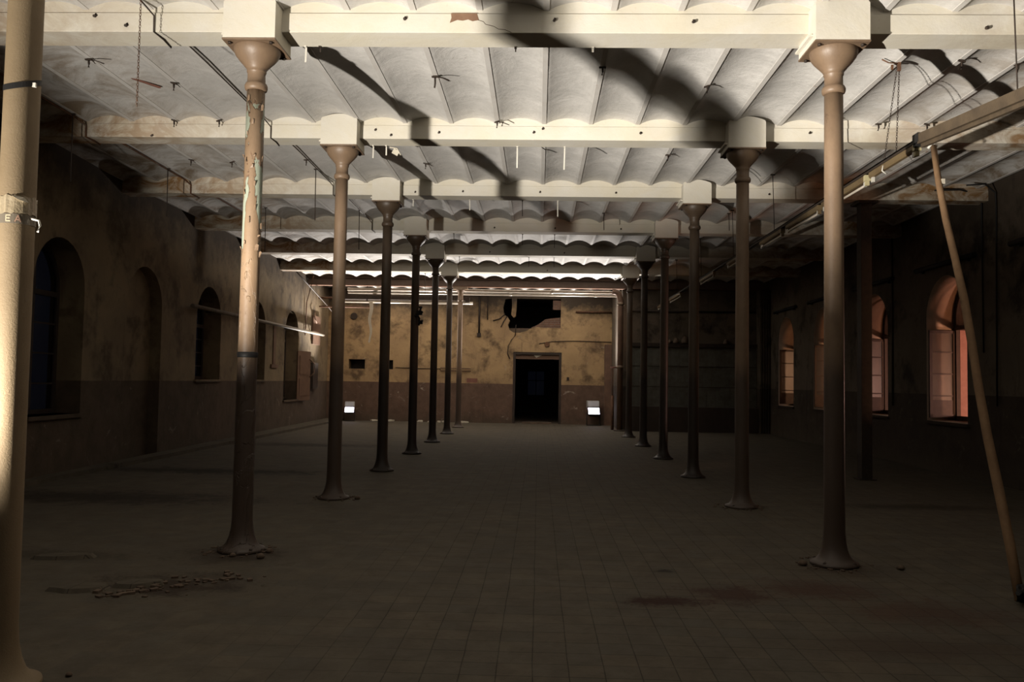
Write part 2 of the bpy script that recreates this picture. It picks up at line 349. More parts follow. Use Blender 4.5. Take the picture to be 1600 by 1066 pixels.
M = dict(
    vault=ceiling_mat(), beam=beam_mat(), floor=floor_mat(),
    joist=mottled('painted_joist', (0.60, 0.58, 0.55), (0.54, 0.51, 0.47), 0.7, 3, stain=(0.30, 0.18, 0.12), sscale=3, slo=0.64, shi=0.72),
    column=column_mat('brown_column_paint'), column_peel=column_mat('peeling_column_paint', True), column_shaded=column_mat('shaded_column_paint', False, 0.4),
    column_tan=mottled('tan_column_paint', (0.215, 0.16, 0.095), (0.185, 0.135, 0.078), 0.65, 6, bscale=90, bs=0.4, stain=(0.18, 0.11, 0.07), sscale=9, slo=0.66, shi=0.72),
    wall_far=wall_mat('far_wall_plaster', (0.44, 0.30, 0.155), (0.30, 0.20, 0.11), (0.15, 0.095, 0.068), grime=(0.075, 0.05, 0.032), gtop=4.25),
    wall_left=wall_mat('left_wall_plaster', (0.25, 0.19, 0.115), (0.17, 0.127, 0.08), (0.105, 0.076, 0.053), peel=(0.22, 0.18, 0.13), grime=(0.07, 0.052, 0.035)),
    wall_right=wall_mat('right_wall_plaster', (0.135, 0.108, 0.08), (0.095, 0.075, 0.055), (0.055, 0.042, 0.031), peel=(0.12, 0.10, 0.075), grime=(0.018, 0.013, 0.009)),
    dark=mottled('blackened_iron', (0.030, 0.024, 0.020), (0.055, 0.038, 0.028), 0.6, 12, 0.3),
    black=mottled('black_rubber_and_void', (0.012, 0.012, 0.012), (0.022, 0.020, 0.019), 0.55, 12),
    rust=mottled('rusted_steel', (0.17, 0.085, 0.045), (0.08, 0.042, 0.028), 0.8, 8, 0.2, stain=(0.33, 0.29, 0.24), sscale=2, slo=0.6, shi=0.75),
    steelbrown=mottled('brown_steel_paint', (0.14, 0.095, 0.072), (0.10, 0.065, 0.048), 0.7, 5),
    barebrick=mottled('bare_brick_face', (0.24, 0.15, 0.095), (0.19, 0.11, 0.07), 0.9, 9),
    reddish=mottled('rust_red_paint', (0.24, 0.11, 0.08), (0.16, 0.07, 0.05), 0.7, 5),
    wood=mottled('weathered_pole_wood', (0.26, 0.16, 0.085), (0.18, 0.105, 0.055), 0.75, 7, bscale=30),
    frame=mottled('window_frame_paint', (0.055, 0.032, 0.022), (0.035, 0.02, 0.014), 0.55, 9),
    framepink=mottled('faded_red_casement_paint', (0.38, 0.19, 0.15), (0.28, 0.13, 0.10), 0.6, 6),
    reveal=mottled('window_reveal_plaster', (0.50, 0.38, 0.29), (0.42, 0.31, 0.24), 0.8, 5),
    white=mottled('white_enamel', (0.62, 0.60, 0.54), (0.52, 0.49, 0.42), 0.45, 6, spec=0.5),
    pipe=mottled('pale_painted_pipe', (0.55, 0.50, 0.42), (0.42, 0.36, 0.29), 0.35, 5, 0.1, spec=0.6),
    dullpipe=mottled('dull_grey_pipe', (0.24, 0.21, 0.165), (0.17, 0.14, 0.11), 0.55, 6),
    yellow=mottled('yellowed_plastic', (0.50, 0.45, 0.27), (0.42, 0.36, 0.20), 0.5, 6),
    bronze=mottled('browned_batten', (0.20, 0.145, 0.075), (0.14, 0.095, 0.05), 0.5, 7, 0.2),
    tray=mottled('dirty_channel_steel', (0.13, 0.095, 0.06), (0.07, 0.052, 0.036), 0.6, 5, 0.3),
    cloth=mottled('off_white_cloth', (0.58, 0.54, 0.44), (0.50, 0.45, 0.36), 0.9, 5),
    paper=mottled('clear_film_wrap', (0.27, 0.215, 0.135), (0.34, 0.28, 0.19), 0.25, 14, spec=0.8, bscale=25, bs=1.0),
    tape=mottled('grey_printed_tape', (0.16, 0.135, 0.10), (0.13, 0.11, 0.085), 0.4, 8),
    cream=mottled('cream_print', (0.50, 0.42, 0.28), (0.46, 0.38, 0.26), 0.5, 8),
    pinkp=mottled('pink_print', (0.42, 0.26, 0.19), (0.38, 0.24, 0.17), 0.5, 8),
    green=mottled('pale_green_undercoat', (0.42, 0.45, 0.36), (0.36, 0.40, 0.32), 0.5, 8),
    brick=brick_mat('dark_brick', (0.16, 0.075, 0.045), (0.12, 0.06, 0.04), (0.16, 0.13, 0.10)),
    facade=brick_mat('facade_blocks', (0.62, 0.48, 0.40), (0.56, 0.44, 0.36), (0.46, 0.36, 0.30), bw=0.6, rh=0.3),
    tiles=brick_mat('grimy_wall_tiles', (0.10, 0.10, 0.08), (0.085, 0.085, 0.07), (0.08, 0.07, 0.055), bw=0.30, rh=0.68),
    rubble=mottled('broken_mortar', (0.14, 0.10, 0.07), (0.08, 0.055, 0.04), 0.9, 10),
    lamp=emis('lit_lamp_glass', (0.93, 0.86, 1.0), 9), lampgrey=mottled('grey_lamp_housing', (0.45, 0.44, 0.42), (0.38, 0.37, 0.35), 0.5, 6),
    glass=glass('dusty_window_glass'),
    backroom=mottled('back_room_plaster', (0.12, 0.09, 0.065), (0.08, 0.06, 0.045), 0.9, 3),
    ground=mottled('yard_asphalt', (0.07, 0.06, 0.055), (0.05, 0.045, 0.04), 0.9, 3),
    backpaint=mottled('shutter_dark_paint', (0.05, 0.035, 0.028), (0.035, 0.026, 0.02), 0.6, 5),
    doorpaint=mottled('brown_shutter_paint', (0.17, 0.10, 0.065), (0.12, 0.07, 0.048), 0.6, 5),
)

# ------------------------------------------------------------------ mesh helpers
class MB:
    def __init__(s): s.v, s.f, s.sm = [], [], []
    def add(s, vs, fs, smooth=False):
        b = len(s.v); s.v += [tuple(v) for v in vs]
        s.f += [tuple(b + i for i in f) for f in fs]; s.sm += [smooth] * len(fs)
        return s
    def box(s, c, d, rot=None):
        x, y, z = d[0] / 2, d[1] / 2, d[2] / 2
        vs = [Vector((sx * x, sy * y, sz * z)) for sx in (-1, 1) for sy in (-1, 1) for sz in (-1, 1)]
        if rot is not None: vs = [rot @ v for v in vs]
        vs = [v + Vector(c) for v in vs]
        return s.add(vs, [(0, 1, 3, 2), (4, 6, 7, 5), (0, 4, 5, 1), (2, 3, 7, 6), (0, 2, 6, 4), (1, 5, 7, 3)])
    def b2(s, x0, x1, y0, y1, z0, z1): return s.box(((x0 + x1) / 2, (y0 + y1) / 2, (z0 + z1) / 2), (x1 - x0, y1 - y0, z1 - z0))
    def tube(s, pts, r, n=8, caps=True):
        pts = [Vector(p) for p in pts]
        rings = []
        rr = r if isinstance(r, (list, tuple)) else [r] * len(pts)
        for i, p in enumerate(pts):
            d = (pts[min(i + 1, len(pts) - 1)] - pts[max(i - 1, 0)]).normalized()
            a = d.cross(Vector((0, 0, 1)) if abs(d.z) < 0.95 else Vector((1, 0, 0))).normalized(); b = d.cross(a)
            rings.append([p + (a * math.cos(2 * math.pi * k / n) + b * math.sin(2 * math.pi * k / n)) * rr[i] for k in range(n)])
        vs = [v for r_ in rings for v in r_]
        fs = [(i * n + k, i * n + (k + 1) % n, (i + 1) * n + (k + 1) % n, (i + 1) * n + k) for i in range(len(pts) - 1) for k in range(n)]
        s.add(vs, fs, True)
        if caps:
            s.add(rings[0], [tuple(range(n))]); s.add(rings[-1], [tuple(reversed(range(n)))])
        return s
    def lathe(s, prof, c=(0, 0, 0), n=28, wob=None):
        vs = []
        for (r, z) in prof:
            for k in range(n):
                a = 2 * math.pi * k / n
                rr = r * (1 + (wob(a, z) if wob else 0))
                vs.append((c[0] + rr * math.cos(a), c[1] + rr * math.sin(a), c[2] + z))
        fs = [(i * n + k, i * n + (k + 1) % n, (i + 1) * n + (k + 1) % n, (i + 1) * n + k) for i in range(len(prof) - 1) for k in range(n)]
        s.add(vs, fs, True)
        s.add(vs[:n], [tuple(reversed(range(n)))]); s.add(vs[-n:], [tuple(range(n))])
        return s
    def prism(s, poly, axis, a0, a1, holes=(), smooth=False):
        """poly in 2D; axis 'x' : poly is (y,z); 'y' : poly is (x,z); 'z' : (x,y)"""
        def P(u, w, a):
            return {'x': (a, u, w), 'y': (u, a, w), 'z': (u, w, a)}[axis]
        loops = [list(poly)] + [list(h) for h in holes]
        flat = [p for l in loops for p in l]
        tris = tessellate_polygon([[Vector((p[0], p[1], 0)) for p in l] for l in loops])
        n = len(flat)
        s.add([P(*p, a0) for p in flat] + [P(*p, a1) for p in flat], [tuple(t) for t in tris] + [tuple(n + i for i in reversed(t)) for t in tris])
        o = 0
        for l in loops:
            m = len(l)
            s.add([P(*p, a0) for p in l] + [P(*p, a1) for p in l], [(i, (i + 1) % m, m + (i + 1) % m, m + i) for i in range(m)], smooth)
        return s
    def build(s, name, mat, parent=None, xf=None, recalc=True, bevel=0):
        me = bpy.data.meshes.new(name)
        vs = s.v if xf is None else [tuple(xf @ Vector(v)) for v in s.v]
        me.from_pydata(vs, [], s.f)
        for p, q in zip(me.polygons, s.sm): p.use_smooth = q
        if recalc:
            bm = bmesh.new(); bm.from_mesh(me)
            bmesh.ops.remove_doubles(bm, verts=bm.verts, dist=0.00005)
            bmesh.ops.recalc_face_normals(bm, faces=bm.faces); bm.to_mesh(me); bm.free()
        me.materials.append(mat)
        o = bpy.data.objects.new(name, me); C.objects.link(o)
        if parent is not None: o.parent = parent
        if bevel:
            b = o.modifiers.new('bevel', 'BEVEL'); b.width = bevel; b.segments = 2; b.limit_method = 'ANGLE'
        return o
def empty(name, loc=(0, 0, 0), rz=0.0):
    o = bpy.data.objects.new(name, None); C.objects.link(o); o.location = loc; o.rotation_euler = (0, 0, rz); o.empty_display_size = 0.1
    return o
def tag(o, label, cat, group=None):
    o['label'] = label; o['category'] = cat; o['kind'] = 'thing'
    if group: o['group'] = group
    return o
def struct(o, label=None):
    o['kind'] = 'structure'
    if label: o['label'] = label
    return o
def copy_tree(o, parent=None):
    c = o.copy(); C.objects.link(c); c.parent = parent
    for ch in list(o.children): copy_tree(ch, c)
    return c

XL, XR = -2.673, 2.646          # column rows
Y1, S = 7.552, 3.386            # first visible pair, spacing
WR = 7.6                        # right wall plane
YF = 31.25                      # far wall plane
YB = -2.6                       # wall behind the camera
ANG = math.atan(0.0363)         # left wall is slightly out of parallel
LF = Matrix.Translation((-7.3, 12, 0)) @ Matrix.Rotation(ANG, 4, 'Z')   # local y runs along the left wall, local +x into the hall
def lw(y): return -7.3 - 0.0363 * (y - 12)
ARP, AR0 = 0.617, 0.02          # vault pitch, one valley position
ZV = 5.0                        # valley height
RISE = 0.074
def vz(x):
    u = ((x - AR0) / ARP) % 1.0
    JF = 0.026
    if u * ARP < JF or (1 - u) * ARP < JF: return ZV
    u = (u * ARP - JF) / (ARP - 2 * JF)
    h = ARP / 2; rad = (h * h + RISE * RISE) / (2 * RISE)
    d = (u - 0.5) * ARP
    return ZV + math.sqrt(rad * rad - d * d) - (rad - RISE)

def arch(c, w, z0, z1, n=14):
    """opening polygon: centre c, width w, sill z0, crown z1 (semicircular head)"""
    r = w / 2; zs = z1 - r
    pts = [(c - r, z0), (c + r, z0)]
    for k in range(n + 1):
        a = math.pi * k / n
        pts.append((c + r * math.cos(a), zs + r * math.sin(a)))
    return pts

# ------------------------------------------------------------------ setting
m = MB(); nx, ny = 2, 2
m.b2(-9.2, 8.6, YB - 0.5, YF + 0.5, -0.2, 0.0)
struct(m.build('floor', M['floor']))

# ceiling: jack-arch vaults running away from the camera
def ceiling():
    x0, x1 = -8.6, 8.0
    seg = 14
    i0 = int(math.floor((x0 - AR0) / ARP)); i1 = int(math.ceil((x1 - AR0) / ARP))
    xs = []
    for i in range(i0, i1):
        for k in range(seg): xs.append(AR0 + ARP * i + (0.0 if k == 0 else 0.026 + (ARP - 0.052) * (k - 1) / (seg - 2)))
    xs.append(AR0 + ARP * i1)
    ys = [YB - 0.3 + k * (YF + 0.4 - YB + 0.3) / 44 for k in range(45)]
    rnd = random.Random(3)
    m = MB()
    vs = []
    off = {}
    for y_i, y in enumerate(ys):
        for j, x in enumerate(xs):
            bay = j // seg
            o = off.setdefault((bay, y_i), rnd.uniform(-0.006, 0.006))
            vs.append((x, y, vz(x) + (0.0 if j % seg in (0, 1, seg - 1) else o * 0.6)))
    n = len(xs)
    fs = [(a * n + b, a * n + b + 1, (a + 1) * n + b + 1, (a + 1) * n + b) for a in range(len(ys) - 1) for b in range(n - 1)]
    m.add(vs, fs, True)
    # slab above
    m.b2(xs[0], xs[-1], ys[0], ys[-1], 5.2, 5.4)
    me = bpy.data.meshes.new('ceiling'); me.from_pydata(m.v, [], m.f)
    for p, q in zip(me.polygons, m.sm): p.use_smooth = q
    me.materials.append(M['vault'])
    # sharp valley lines
    o = bpy.data.objects.new('ceiling', me); C.objects.link(o)
    sharp = set()
    for e in me.edges:
        a, b = e.vertices
        if a < len(vs) and b < len(vs) and a % n == b % n and (a % n) in sharp: e.use_edge_sharp = True
    struct(o)
    for i in range(i0 + 1, i1):
        x = AR0 + ARP * i
        if x > WR - 0.02 or x < -8.1: continue
        y1 = YF if x < 2.7 else 27.9
        if x < -7.3: y1 = YF
        j = MB().b2(x - 0.028, x + 0.028, max(YB, 12.5 if x < -7.2 else YB), y1, 4.9945, 5.004)
        j.build('joist', M['joist'], o)
ceiling()

# left wall (local frame)
LWIN = [  # centre, width, sill, crown, kind
    (0.42, 1.45, 0.95, 3.66, 'win'), (3.40, 1.50, 0.02, 3.62, 'niche'), (6.76, 1.55, 1.50, 3.62, 'win'), (14.02, 1.65, 0.88, 3.68, 'win'), (10.4, 1.55, 1.5, 3.64, 'win'), (-2.95, 1.5, 0.95, 3.66, 'win')]
m = MB()
m.prism([(YB - 12.5, 0), (YF - 11.7, 0), (YF - 11.7, 5.2), (YB - 12.5, 5.2)], 'x', 0, -0.55, [arch(*q[:4]) for q in LWIN])
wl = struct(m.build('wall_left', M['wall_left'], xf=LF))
# right wall
WC = [15.8 + 3.36 * k for k in (-1, 0, 1, 2, 3)]
m = MB()
m.prism([(YB - 0.5, 0), (YF + 0.5, 0), (YF + 0.5, 5.2), (YB - 0.5, 5.2)], 'x', WR, WR + 0.90, [arch(c, 1.56, 0.95, 3.70, 20) for c in WC])
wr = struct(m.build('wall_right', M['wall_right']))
# far wall
m = MB()
hole = [(-0.86, 4.69), (0.8, 4.69), (0.8, 3.6), (0.15, 3.6), (-0.1, 3.63), (-0.32, 3.57), (-0.5, 3.47), (-0.74, 3.40), (-0.98, 3.41), (-1.14, 3.52),
        (-1.19, 3.70), (-1.12, 3.86), (-1.2, 3.98), (-1.34, 4.1), (-1.38, 4.35), (-1.3, 4.66), (-1.06, 4.7), (-1.04, 4.35), (-1.07, 4.08), (-0.98, 3.98), (-0.9, 4.04), (-0.88, 4.3)]
door = [(-0.97, 0.0), (0.85, 0.0), (0.85, 2.68), (-0.97, 2.68)]
v1 = [(-7.19, 1.95), (-6.57, 1.95), (-6.57, 2.31), (-7.19, 2.31)]
v2 = [(-6.0, 1.95), (-5.5, 1.95), (-5.5, 2.30), (-6.0, 2.30)]
outer = [(-8.9, 0.0), (-0.97, 0.0), (-0.97, 2.68), (0.85, 2.68), (0.85, 0.0), (2.75, 0.0), (2.75, 5.2), (-8.9, 5.2)]
m.prism(outer, 'y', YF, YF + 0.4, [hole, v1, v2])
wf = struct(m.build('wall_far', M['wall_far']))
# right-hand cross wall closer to the camera, with its return
m = MB(); m.b2(2.78, WR, 27.95, 28.35, 0, 5.2); m.b2(2.72, 2.95, 28.35, YF + 0.4, 0, 5.2)
struct(m.build('wall_cross', M['wall_right']))
struct(MB().b2(-9.2, 8.6, YB - 0.4, YB, 0, 5.2).build('wall_back', M['wall_right']))
# low kerb along the left wall
m = MB(); m.prism([(-7.05, 9), (-7.12, 16), (-7.2, 23), (-7.3, YF), (lw(YF) , YF), (lw(9), 9)], 'z', 0, 0.07)
struct(m.build('trim_1', M['floor']))

# room beyond the door
m = MB()
m.b2(-2.2, -1.95, YF + 0.4, 39.4, 0, 3.4); m.b2(1.95, 2.2, YF + 0.4, 39.4, 0, 3.4)
m.b2(-2.2, 2.2, YF + 0.4, 39.4, 3.4, 3.6); m.b2(-2.2, 2.2, YF + 0.4, 39.4, -0.2, 0)
m.prism([(-2.2, 0), (2.2, 0), (2.2, 3.4), (-2.2, 3.4)], 'y', 39.1, 39.4, [[(-0.55, 0.9), (0.3, 0.9), (0.3, 2.1), (-0.55, 2.1)]])
struct(m.build('wall_beyond_door', M['backroom']))
m = MB()
m.b2(-0.55, 0.3, 39.2, 39.26, 0.9, 0.95); m.b2(-0.55, 0.3, 39.2, 39.26, 2.05, 2.1); m.b2(-0.55, -0.5, 39.2, 39.26, 0.9, 2.1); m.b2(0.25, 0.3, 39.2, 39.26, 0.9, 2.1)
m.b2(-0.14, -0.10, 39.2, 39.26, 0.9, 2.1); m.b2(-0.55, 0.3, 39.2, 39.26, 1.6, 1.64)
w_ = struct(m.build('window_9', M['backpaint']))
MB().b2(-0.52, 0.27, 39.225, 39.235, 0.93, 2.07).build('pane', M['glass'], w_)
# door frame and threshold
m = MB()
m.b2(-0.97, -0.88, YF + 0.02, YF + 0.2, 0, 2.68); m.b2(0.76, 0.85, YF + 0.02, YF + 0.2, 0, 2.68); m.b2(-0.88, 0.76, YF + 0.02, YF + 0.2, 2.59, 2.68)
d_ = struct(m.build('door_1', M['backpaint']))
MB().b2(-0.88, 0.76, YF + 0.1, YF + 0.18, 2.42, 2.59).build('transom_board', M['doorpaint'], d_)
MB().prism([(-0.1, 2.47), (0.12, 2.58), (-0.2, 2.58)], 'y', YF + 0.08, YF + 0.1).build('torn_notice', M['cloth'], d_)
MB().b2(-0.6, 0.5, YF - 0.08, YF + 0.35, 0.0, 0.06).build('threshold_step', M['rubble'], d_)
# black surfaces imitate the darkness behind the knocked-out hole and vents, brick infill at its lower right
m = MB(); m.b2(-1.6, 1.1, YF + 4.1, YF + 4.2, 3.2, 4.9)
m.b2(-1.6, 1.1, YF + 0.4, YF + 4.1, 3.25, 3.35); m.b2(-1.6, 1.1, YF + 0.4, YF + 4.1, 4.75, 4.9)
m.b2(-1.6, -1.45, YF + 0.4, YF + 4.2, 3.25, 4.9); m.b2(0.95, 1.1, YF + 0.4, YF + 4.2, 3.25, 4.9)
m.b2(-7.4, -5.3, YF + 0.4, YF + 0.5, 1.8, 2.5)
struct(m.build('black_void_behind_hole', M['black']))
m = MB(); m.prism([(-0.25, 3.5), (0.8, 3.6), (0.8, 4.0), (0.45, 3.97), (0.2, 3.93), (0.05, 3.8), (-0.1, 3.7), (-0.3, 3.62)], 'y', YF + 0.1, YF + 0.3)
m.b2(0.5, 0.8, YF + 0.12, YF + 0.3, 4.3, 4.66)
struct(m.build('trim_2', M['brick']))

# windows in the right wall ------------------------------------------------
def arch_frame(mb, c, w, z0, z1, x0, x1, t=0.10, n=20):
    a = arch(c, w, z0, z1, n); b = arch(c, w - 2 * t, z0 + t, z1 - t, n)
    mb.prism(a, 'x', x0, x1, [b])
def casement(parent, hinge, width, z0, z1, ang, side, mat, panes=4):
    """sash hinged at y=hinge, opening into the hall; side=+1 sash extends to +y when closed"""
    e = Matrix.Translation((WR + 0.565 if side > 0 else WR + 0.53, hinge, 0)) @ Matrix.Rotation(ang, 4, 'Z')
    t = 0.055; s = side
    m = MB()
    def bb(y0, y1, za, zb, x=0.02): m.b2(-x, x, min(y0, y1), max(y0, y1), za, zb)
    bb(0, s * t, z0, z1); bb(s * (width - t), s * width, z0, z1)
    bb(0, s * width, z0, z0 + 0.34, 0.012); bb(0, s * width, z0, z0 + 0.07); bb(0, s * width, z1 - t, z1)
    h = (z1 - z0) / panes
    for k in range(1, panes): bb(0, s * width, z0 + k * h - 0.014, z0 + k * h + 0.014, 0.014)
    sash = m.build('casement', mat, parent, xf=e)
    MB().b2(-0.003, 0.003, min(s * t, s * (width - t)), max(s * t, s * (width - t)), z0 + 0.06, z1 - 0.04).build('pane', M['glass'], sash, xf=e)
    return sash
for k, c in enumerate(WC):
    m = MB(); W_ = 1.56
    arch_frame(m, c, W_, 0.95, 3.70, WR + 0.53, WR + 0.60)
    m.b2(WR + 0.54, WR + 0.60, c - 0.03, c + 0.03, 0.98, 2.72)
    m.b2(WR + 0.52, WR + 0.61, c - W_ / 2 + 0.03, c + W_ / 2 - 0.03, 2.72, 2.80)   # transom
    m.b2(WR + 0.54, WR + 0.59, c - 0.025, c + 0.025, 2.80, 3.65)                    # fanlight mullion
    w = struct(m.build('window_%d' % (k + 1), M['frame']), 'arched timber window in the right wall')
    MB().prism(arch(c, W_ - 0.1, 2.75, 3.65), 'x', WR + 0.563, WR + 0.569).build('pane', M['glass'], w)
    ang = R((84, 82, 78, 84, 80)[k])
    # far sash stands open into the reveal, near sash is closed
    casement(w, c + W_ / 2 - 0.05, 0.54, 1.01, 2.71, -ang, -1, M['frame'])
    casement(w, c - W_ / 2 + 0.06, 0.70, 1.01, 2.71, 0.0, 1, M['frame'])
    MB().b2(WR + 0.62, WR + 0.92, c + W_ / 2 - 0.07, c + W_ / 2 - 0.03, 1.0, 2.72).build('shutter', M['framepink'], w)
    # plastered inner reveal lining
    a = arch(c, W_, 0.95, 3.70, 20); b = arch(c, W_ - 0.02, 0.96, 3.69, 20)
    MB().prism(a, 'x', WR + 0.004, WR + 0.53, [b], True).build('reveal', M['reveal'], w)
    MB().b2(WR - 0.06, WR + 0.53, c - 0.86, c + 0.86, 0.90, 0.955).build('window_sill', M['wall_right'], w)
    # iron blind rail above the head
    r = MB().tube([(WR - 0.05, c - 1.15, 3.92), (WR - 0.05, c + 1.1, 3.92)], 0.05, 8)
    for yy in (c - 0.9, c + 0.85): r.b2(WR - 0.06, WR, yy - 0.03, yy + 0.03, 3.84, 3.97)
    o = r.build('blind_rail', M['black'])
    tag(o, 'dark iron blind rail above the %s arched window on the right wall' % ('nearest', 'second', 'third', 'fourth', 'farthest')[k], 'rail', 'blind rails above the right-hand windows')

# outside on the right: street, facade and lamps
struct(MB().b2(8.2, 30, -5, 45, -0.3, -0.05).build('ground_outside', M['ground']))
m = MB()
m.prism([(-5, -0.05), (45, -0.05), (45, 7.5), (-5, 7.5)], 'x', 13.0, 13.4, [[(y, 1.0), (y + 1.1, 1.0), (y + 1.1, 3.0), (y, 3.0)] for y in (7, 11, 15, 19, 23, 27, 31)])
fb = m.build('neighbouring_facade', M['facade'])
tag(fb, 'pinkish rendered building across the yard, seen through the right-hand windows', 'building')
for y in (7, 11, 15, 19, 23, 27, 31): MB().b2(13.15, 13.2, y, y + 1.1, 1.0, 3.0).build('shutter', M['doorpaint'], fb)

# windows in the left wall
for k, (c, wd, z0, z1, kind) in enumerate(LWIN):
    if kind == 'niche':
        struct(MB().prism(arch(c, wd - 0.01, 0.0, z1), 'x', -0.22, -0.4).build('trim_3', M['wall_left'], xf=LF)); continue
    m = MB(); arch_frame(m, c, wd, z0, z1, -0.46, -0.40, 0.07)
    zt = z1 - wd / 2 - 0.1
    m.b2(-0.47, -0.39, c - wd / 2 + 0.03, c + wd / 2 - 0.03, zt - 0.04, zt + 0.04)
    m.b2(-0.46, -0.40, c - 0.03, c + 0.03, z0, z1 - 0.04)
    for q in (1, 2, 3): m.b2(-0.44, -0.42, c - wd / 2 + 0.05, c + wd / 2 - 0.05, z0 + q * (zt - z0) / 4 - 0.014, z0 + q * (zt - z0) / 4 + 0.014)
    w = struct(m.build('window_%d' % (k + 10), M['backpaint'], xf=LF), 'dark arched window in the left wall')
    MB().prism(arch(c, wd - 0.1, z0 + 0.04, z1 - 0.05), 'x', -0.428, -0.432).build('pane', M['glass'], w, xf=LF)
    if abs(c - 14.02) < 0.1:   # boarded lower half and an open brown shutter with a handle
        MB().b2(-0.40, -0.37, c - wd / 2 + 0.02, c + 0.02, z0, 2.35).build('shutter', M['backpaint'], w, xf=LF)
        xf = LF @ Matrix.Translation((-0.02, c + wd / 2, 0)) @ Matrix.Rotation(R(-14), 4, 'Z')
        mm = MB(); mm.b2(0.0, 0.035, -0.02, 0.86, z0 - 0.05, 2.45)
        for (za, zb) in ((z0 + 0.1, 1.55), (1.68, 2.3)): mm.b2(0.035, 0.05, 0.1, 0.76, za, zb)
        sh = mm.build('shutter', M['doorpaint'], w, xf=xf)
        MB().tube([(0.05, 0.74, 2.2), (0.12, 0.98, 2.05), (0.12, 0.96, 1.75), (0.05, 0.8, 1.6)], 0.022, 6).build('shutter_stay', M['doorpaint'], sh, xf=xf)
    MB().b2(-0.4, 0.05, c - wd / 2 - 0.06, c + wd / 2 + 0.06, z0 - 0.06, z0).build('window_sill', M['wall_left'], w, xf=LF)

# ------------------------------------------------------------------ beams
ORD = ('first', 'second', 'third', 'fourth', 'fifth', 'sixth', 'seventh')
def beam_profile(x0, x1):
    pts = [(x0, 4.958)]
    pts.append((x1, 4.958))
    n = int((x1 - x0) / (ARP / 10))
    for k in range(n + 1):
        x = x1 - (x1 - x0) * k / n
        pts.append((x, vz(x) + 0.004))
    return pts
def anchor(parent, x, y, z, r=0.016):
    m = MB(); m.tube([(x, y + 0.01, z), (x + 0.004, y - 0.03, z - 0.012)], r, 6); m.box((x, y - 0.004, z), (r * 3.2, 0.008, r * 3.0), Matrix.Rotation(0.5, 3, 'Y'))
    m.build('anchor_bolt', M['dark'], parent)
ANCH = {0: [(-3.9, 4.84), (-1.29, 4.91), (0.09, 4.90), (1.36, 4.89), (3.99, 4.84), (-4.2, 4.93), (4.9, 4.88)],
        1: [(-5.25, 4.80), (-2.23, 4.90), (-2.02, 4.83), (-1.38, 4.87), (0.0, 4.93), (-0.12, 4.88), (1.29, 4.88), (3.5, 4.9)],
        2: [(-2.2, 4.84), (-1.37, 4.86), (-0.03, 4.86), (1.28, 4.86), (3.9, 4.86)],
        3: [(-1.0, 4.86), (0.3, 4.86), (1.7, 4.86)], 4: [(-1.3, 4.86), (0.6, 4.86)], 5: [(0.2, 4.86)]}
for k in range(-3, 6):
    yc = Y1 + S * k; y0, y1 = yc - 0.05, yc + 0.29
    x0, x1 = lw(yc) - 0.15 if yc > 0 else -7.6, WR + 0.15
    b = empty('ceiling_beam', (0, yc, 4.78))
    inv = Matrix.Translation((0, -yc, -4.78))
    def at(mb): return inv
    m = MB().b2(x0, x1, y0, y1, 4.78, 4.962); m.build('soffit_casing', M['beam'], b, xf=inv, bevel=0.006)
    MB().prism(beam_profile(x0, x1), 'y', y0 + 0.014, y1 - 0.014).build('lunette_infill', M['beam'], b, xf=inv)
    for (x, z) in ANCH.get(k, []):
        bm_ = MB(); bm_.tube([(x, y0 + 0.01, z), (x + 0.004, y0 - 0.03, z - 0.012)], 0.014, 6); bm_.box((x + 0.008, y0 - 0.003, z + 0.006), (0.022, 0.008, 0.026), Matrix.Rotation(0.3 + x, 3, 'Y'))
        bm_.build('anchor_bolt', M['dark'], b, xf=inv)
    if k == 0:
        pm = MB().prism([(-0.86, 4.963), (-0.62, 4.963), (-0.60, 4.90), (-0.66, 4.888), (-0.70, 4.905), (-0.75, 4.893), (-0.80, 4.90), (-0.83, 4.888), (-0.87, 4.872), (-0.855, 4.92)], 'y', y0 - 0.002, y0 + 0.004)
        pb = pm.build('bare_brick_patch', M['barebrick'], b, xf=inv); pb['label'] = 'bare brown brick where the cream plaster has fallen off'
        MB().tube([(-0.61, y0 - 0.001, 4.90), (-0.56, y0 - 0.001, 4.885), (-0.54, y0 - 0.001, 4.86), (-0.46, y0 - 0.001, 4.84), (-0.42, y0 - 0.001, 4.815), (-0.36, y0 - 0.001, 4.81), (-0.3, y0 - 0.001, 4.785)], 0.0025, 5).build('crack', M['rubble'], b, xf=inv)
    where = '%s from the camera' % ORD[k] if k >= 0 else ('just overhead', 'behind the camera', 'by the back wall')[-k - 1]
    tag(b, 'cream plastered ceiling beam spanning the hall, %s' % where, 'beam', 'cross beams under the vaulted ceiling')
# last beam: rusty riveted steel
yc = Y1 + S * 6
b = empty('steel_beam', (0, yc, 4.6)); inv = Matrix.Translation((0, -yc, -4.6))
x0, x1 = lw(yc) + 0.01, WR - 0.01
MB().b2(x0, x1, yc - 0.015, yc + 0.015, 4.74, 5.03).build('web', M['steelbrown'], b, xf=inv)
m = MB().b2(x0, x1, yc - 0.12, yc + 0.12, 4.715, 4.74); m.b2(x0, x1, yc - 0.12, yc + 0.12, 4.975, 4.99); m.build('flange', M['rust'], b, xf=inv)
MB().prism(beam_profile(x0, x1), 'y', yc - 0.1, yc + 0.1).build('lunette_infill', M['steelbrown'], b, xf=inv)
tag(b, 'rust-red steel beam across the far end, seventh and last from the camera', 'beam')

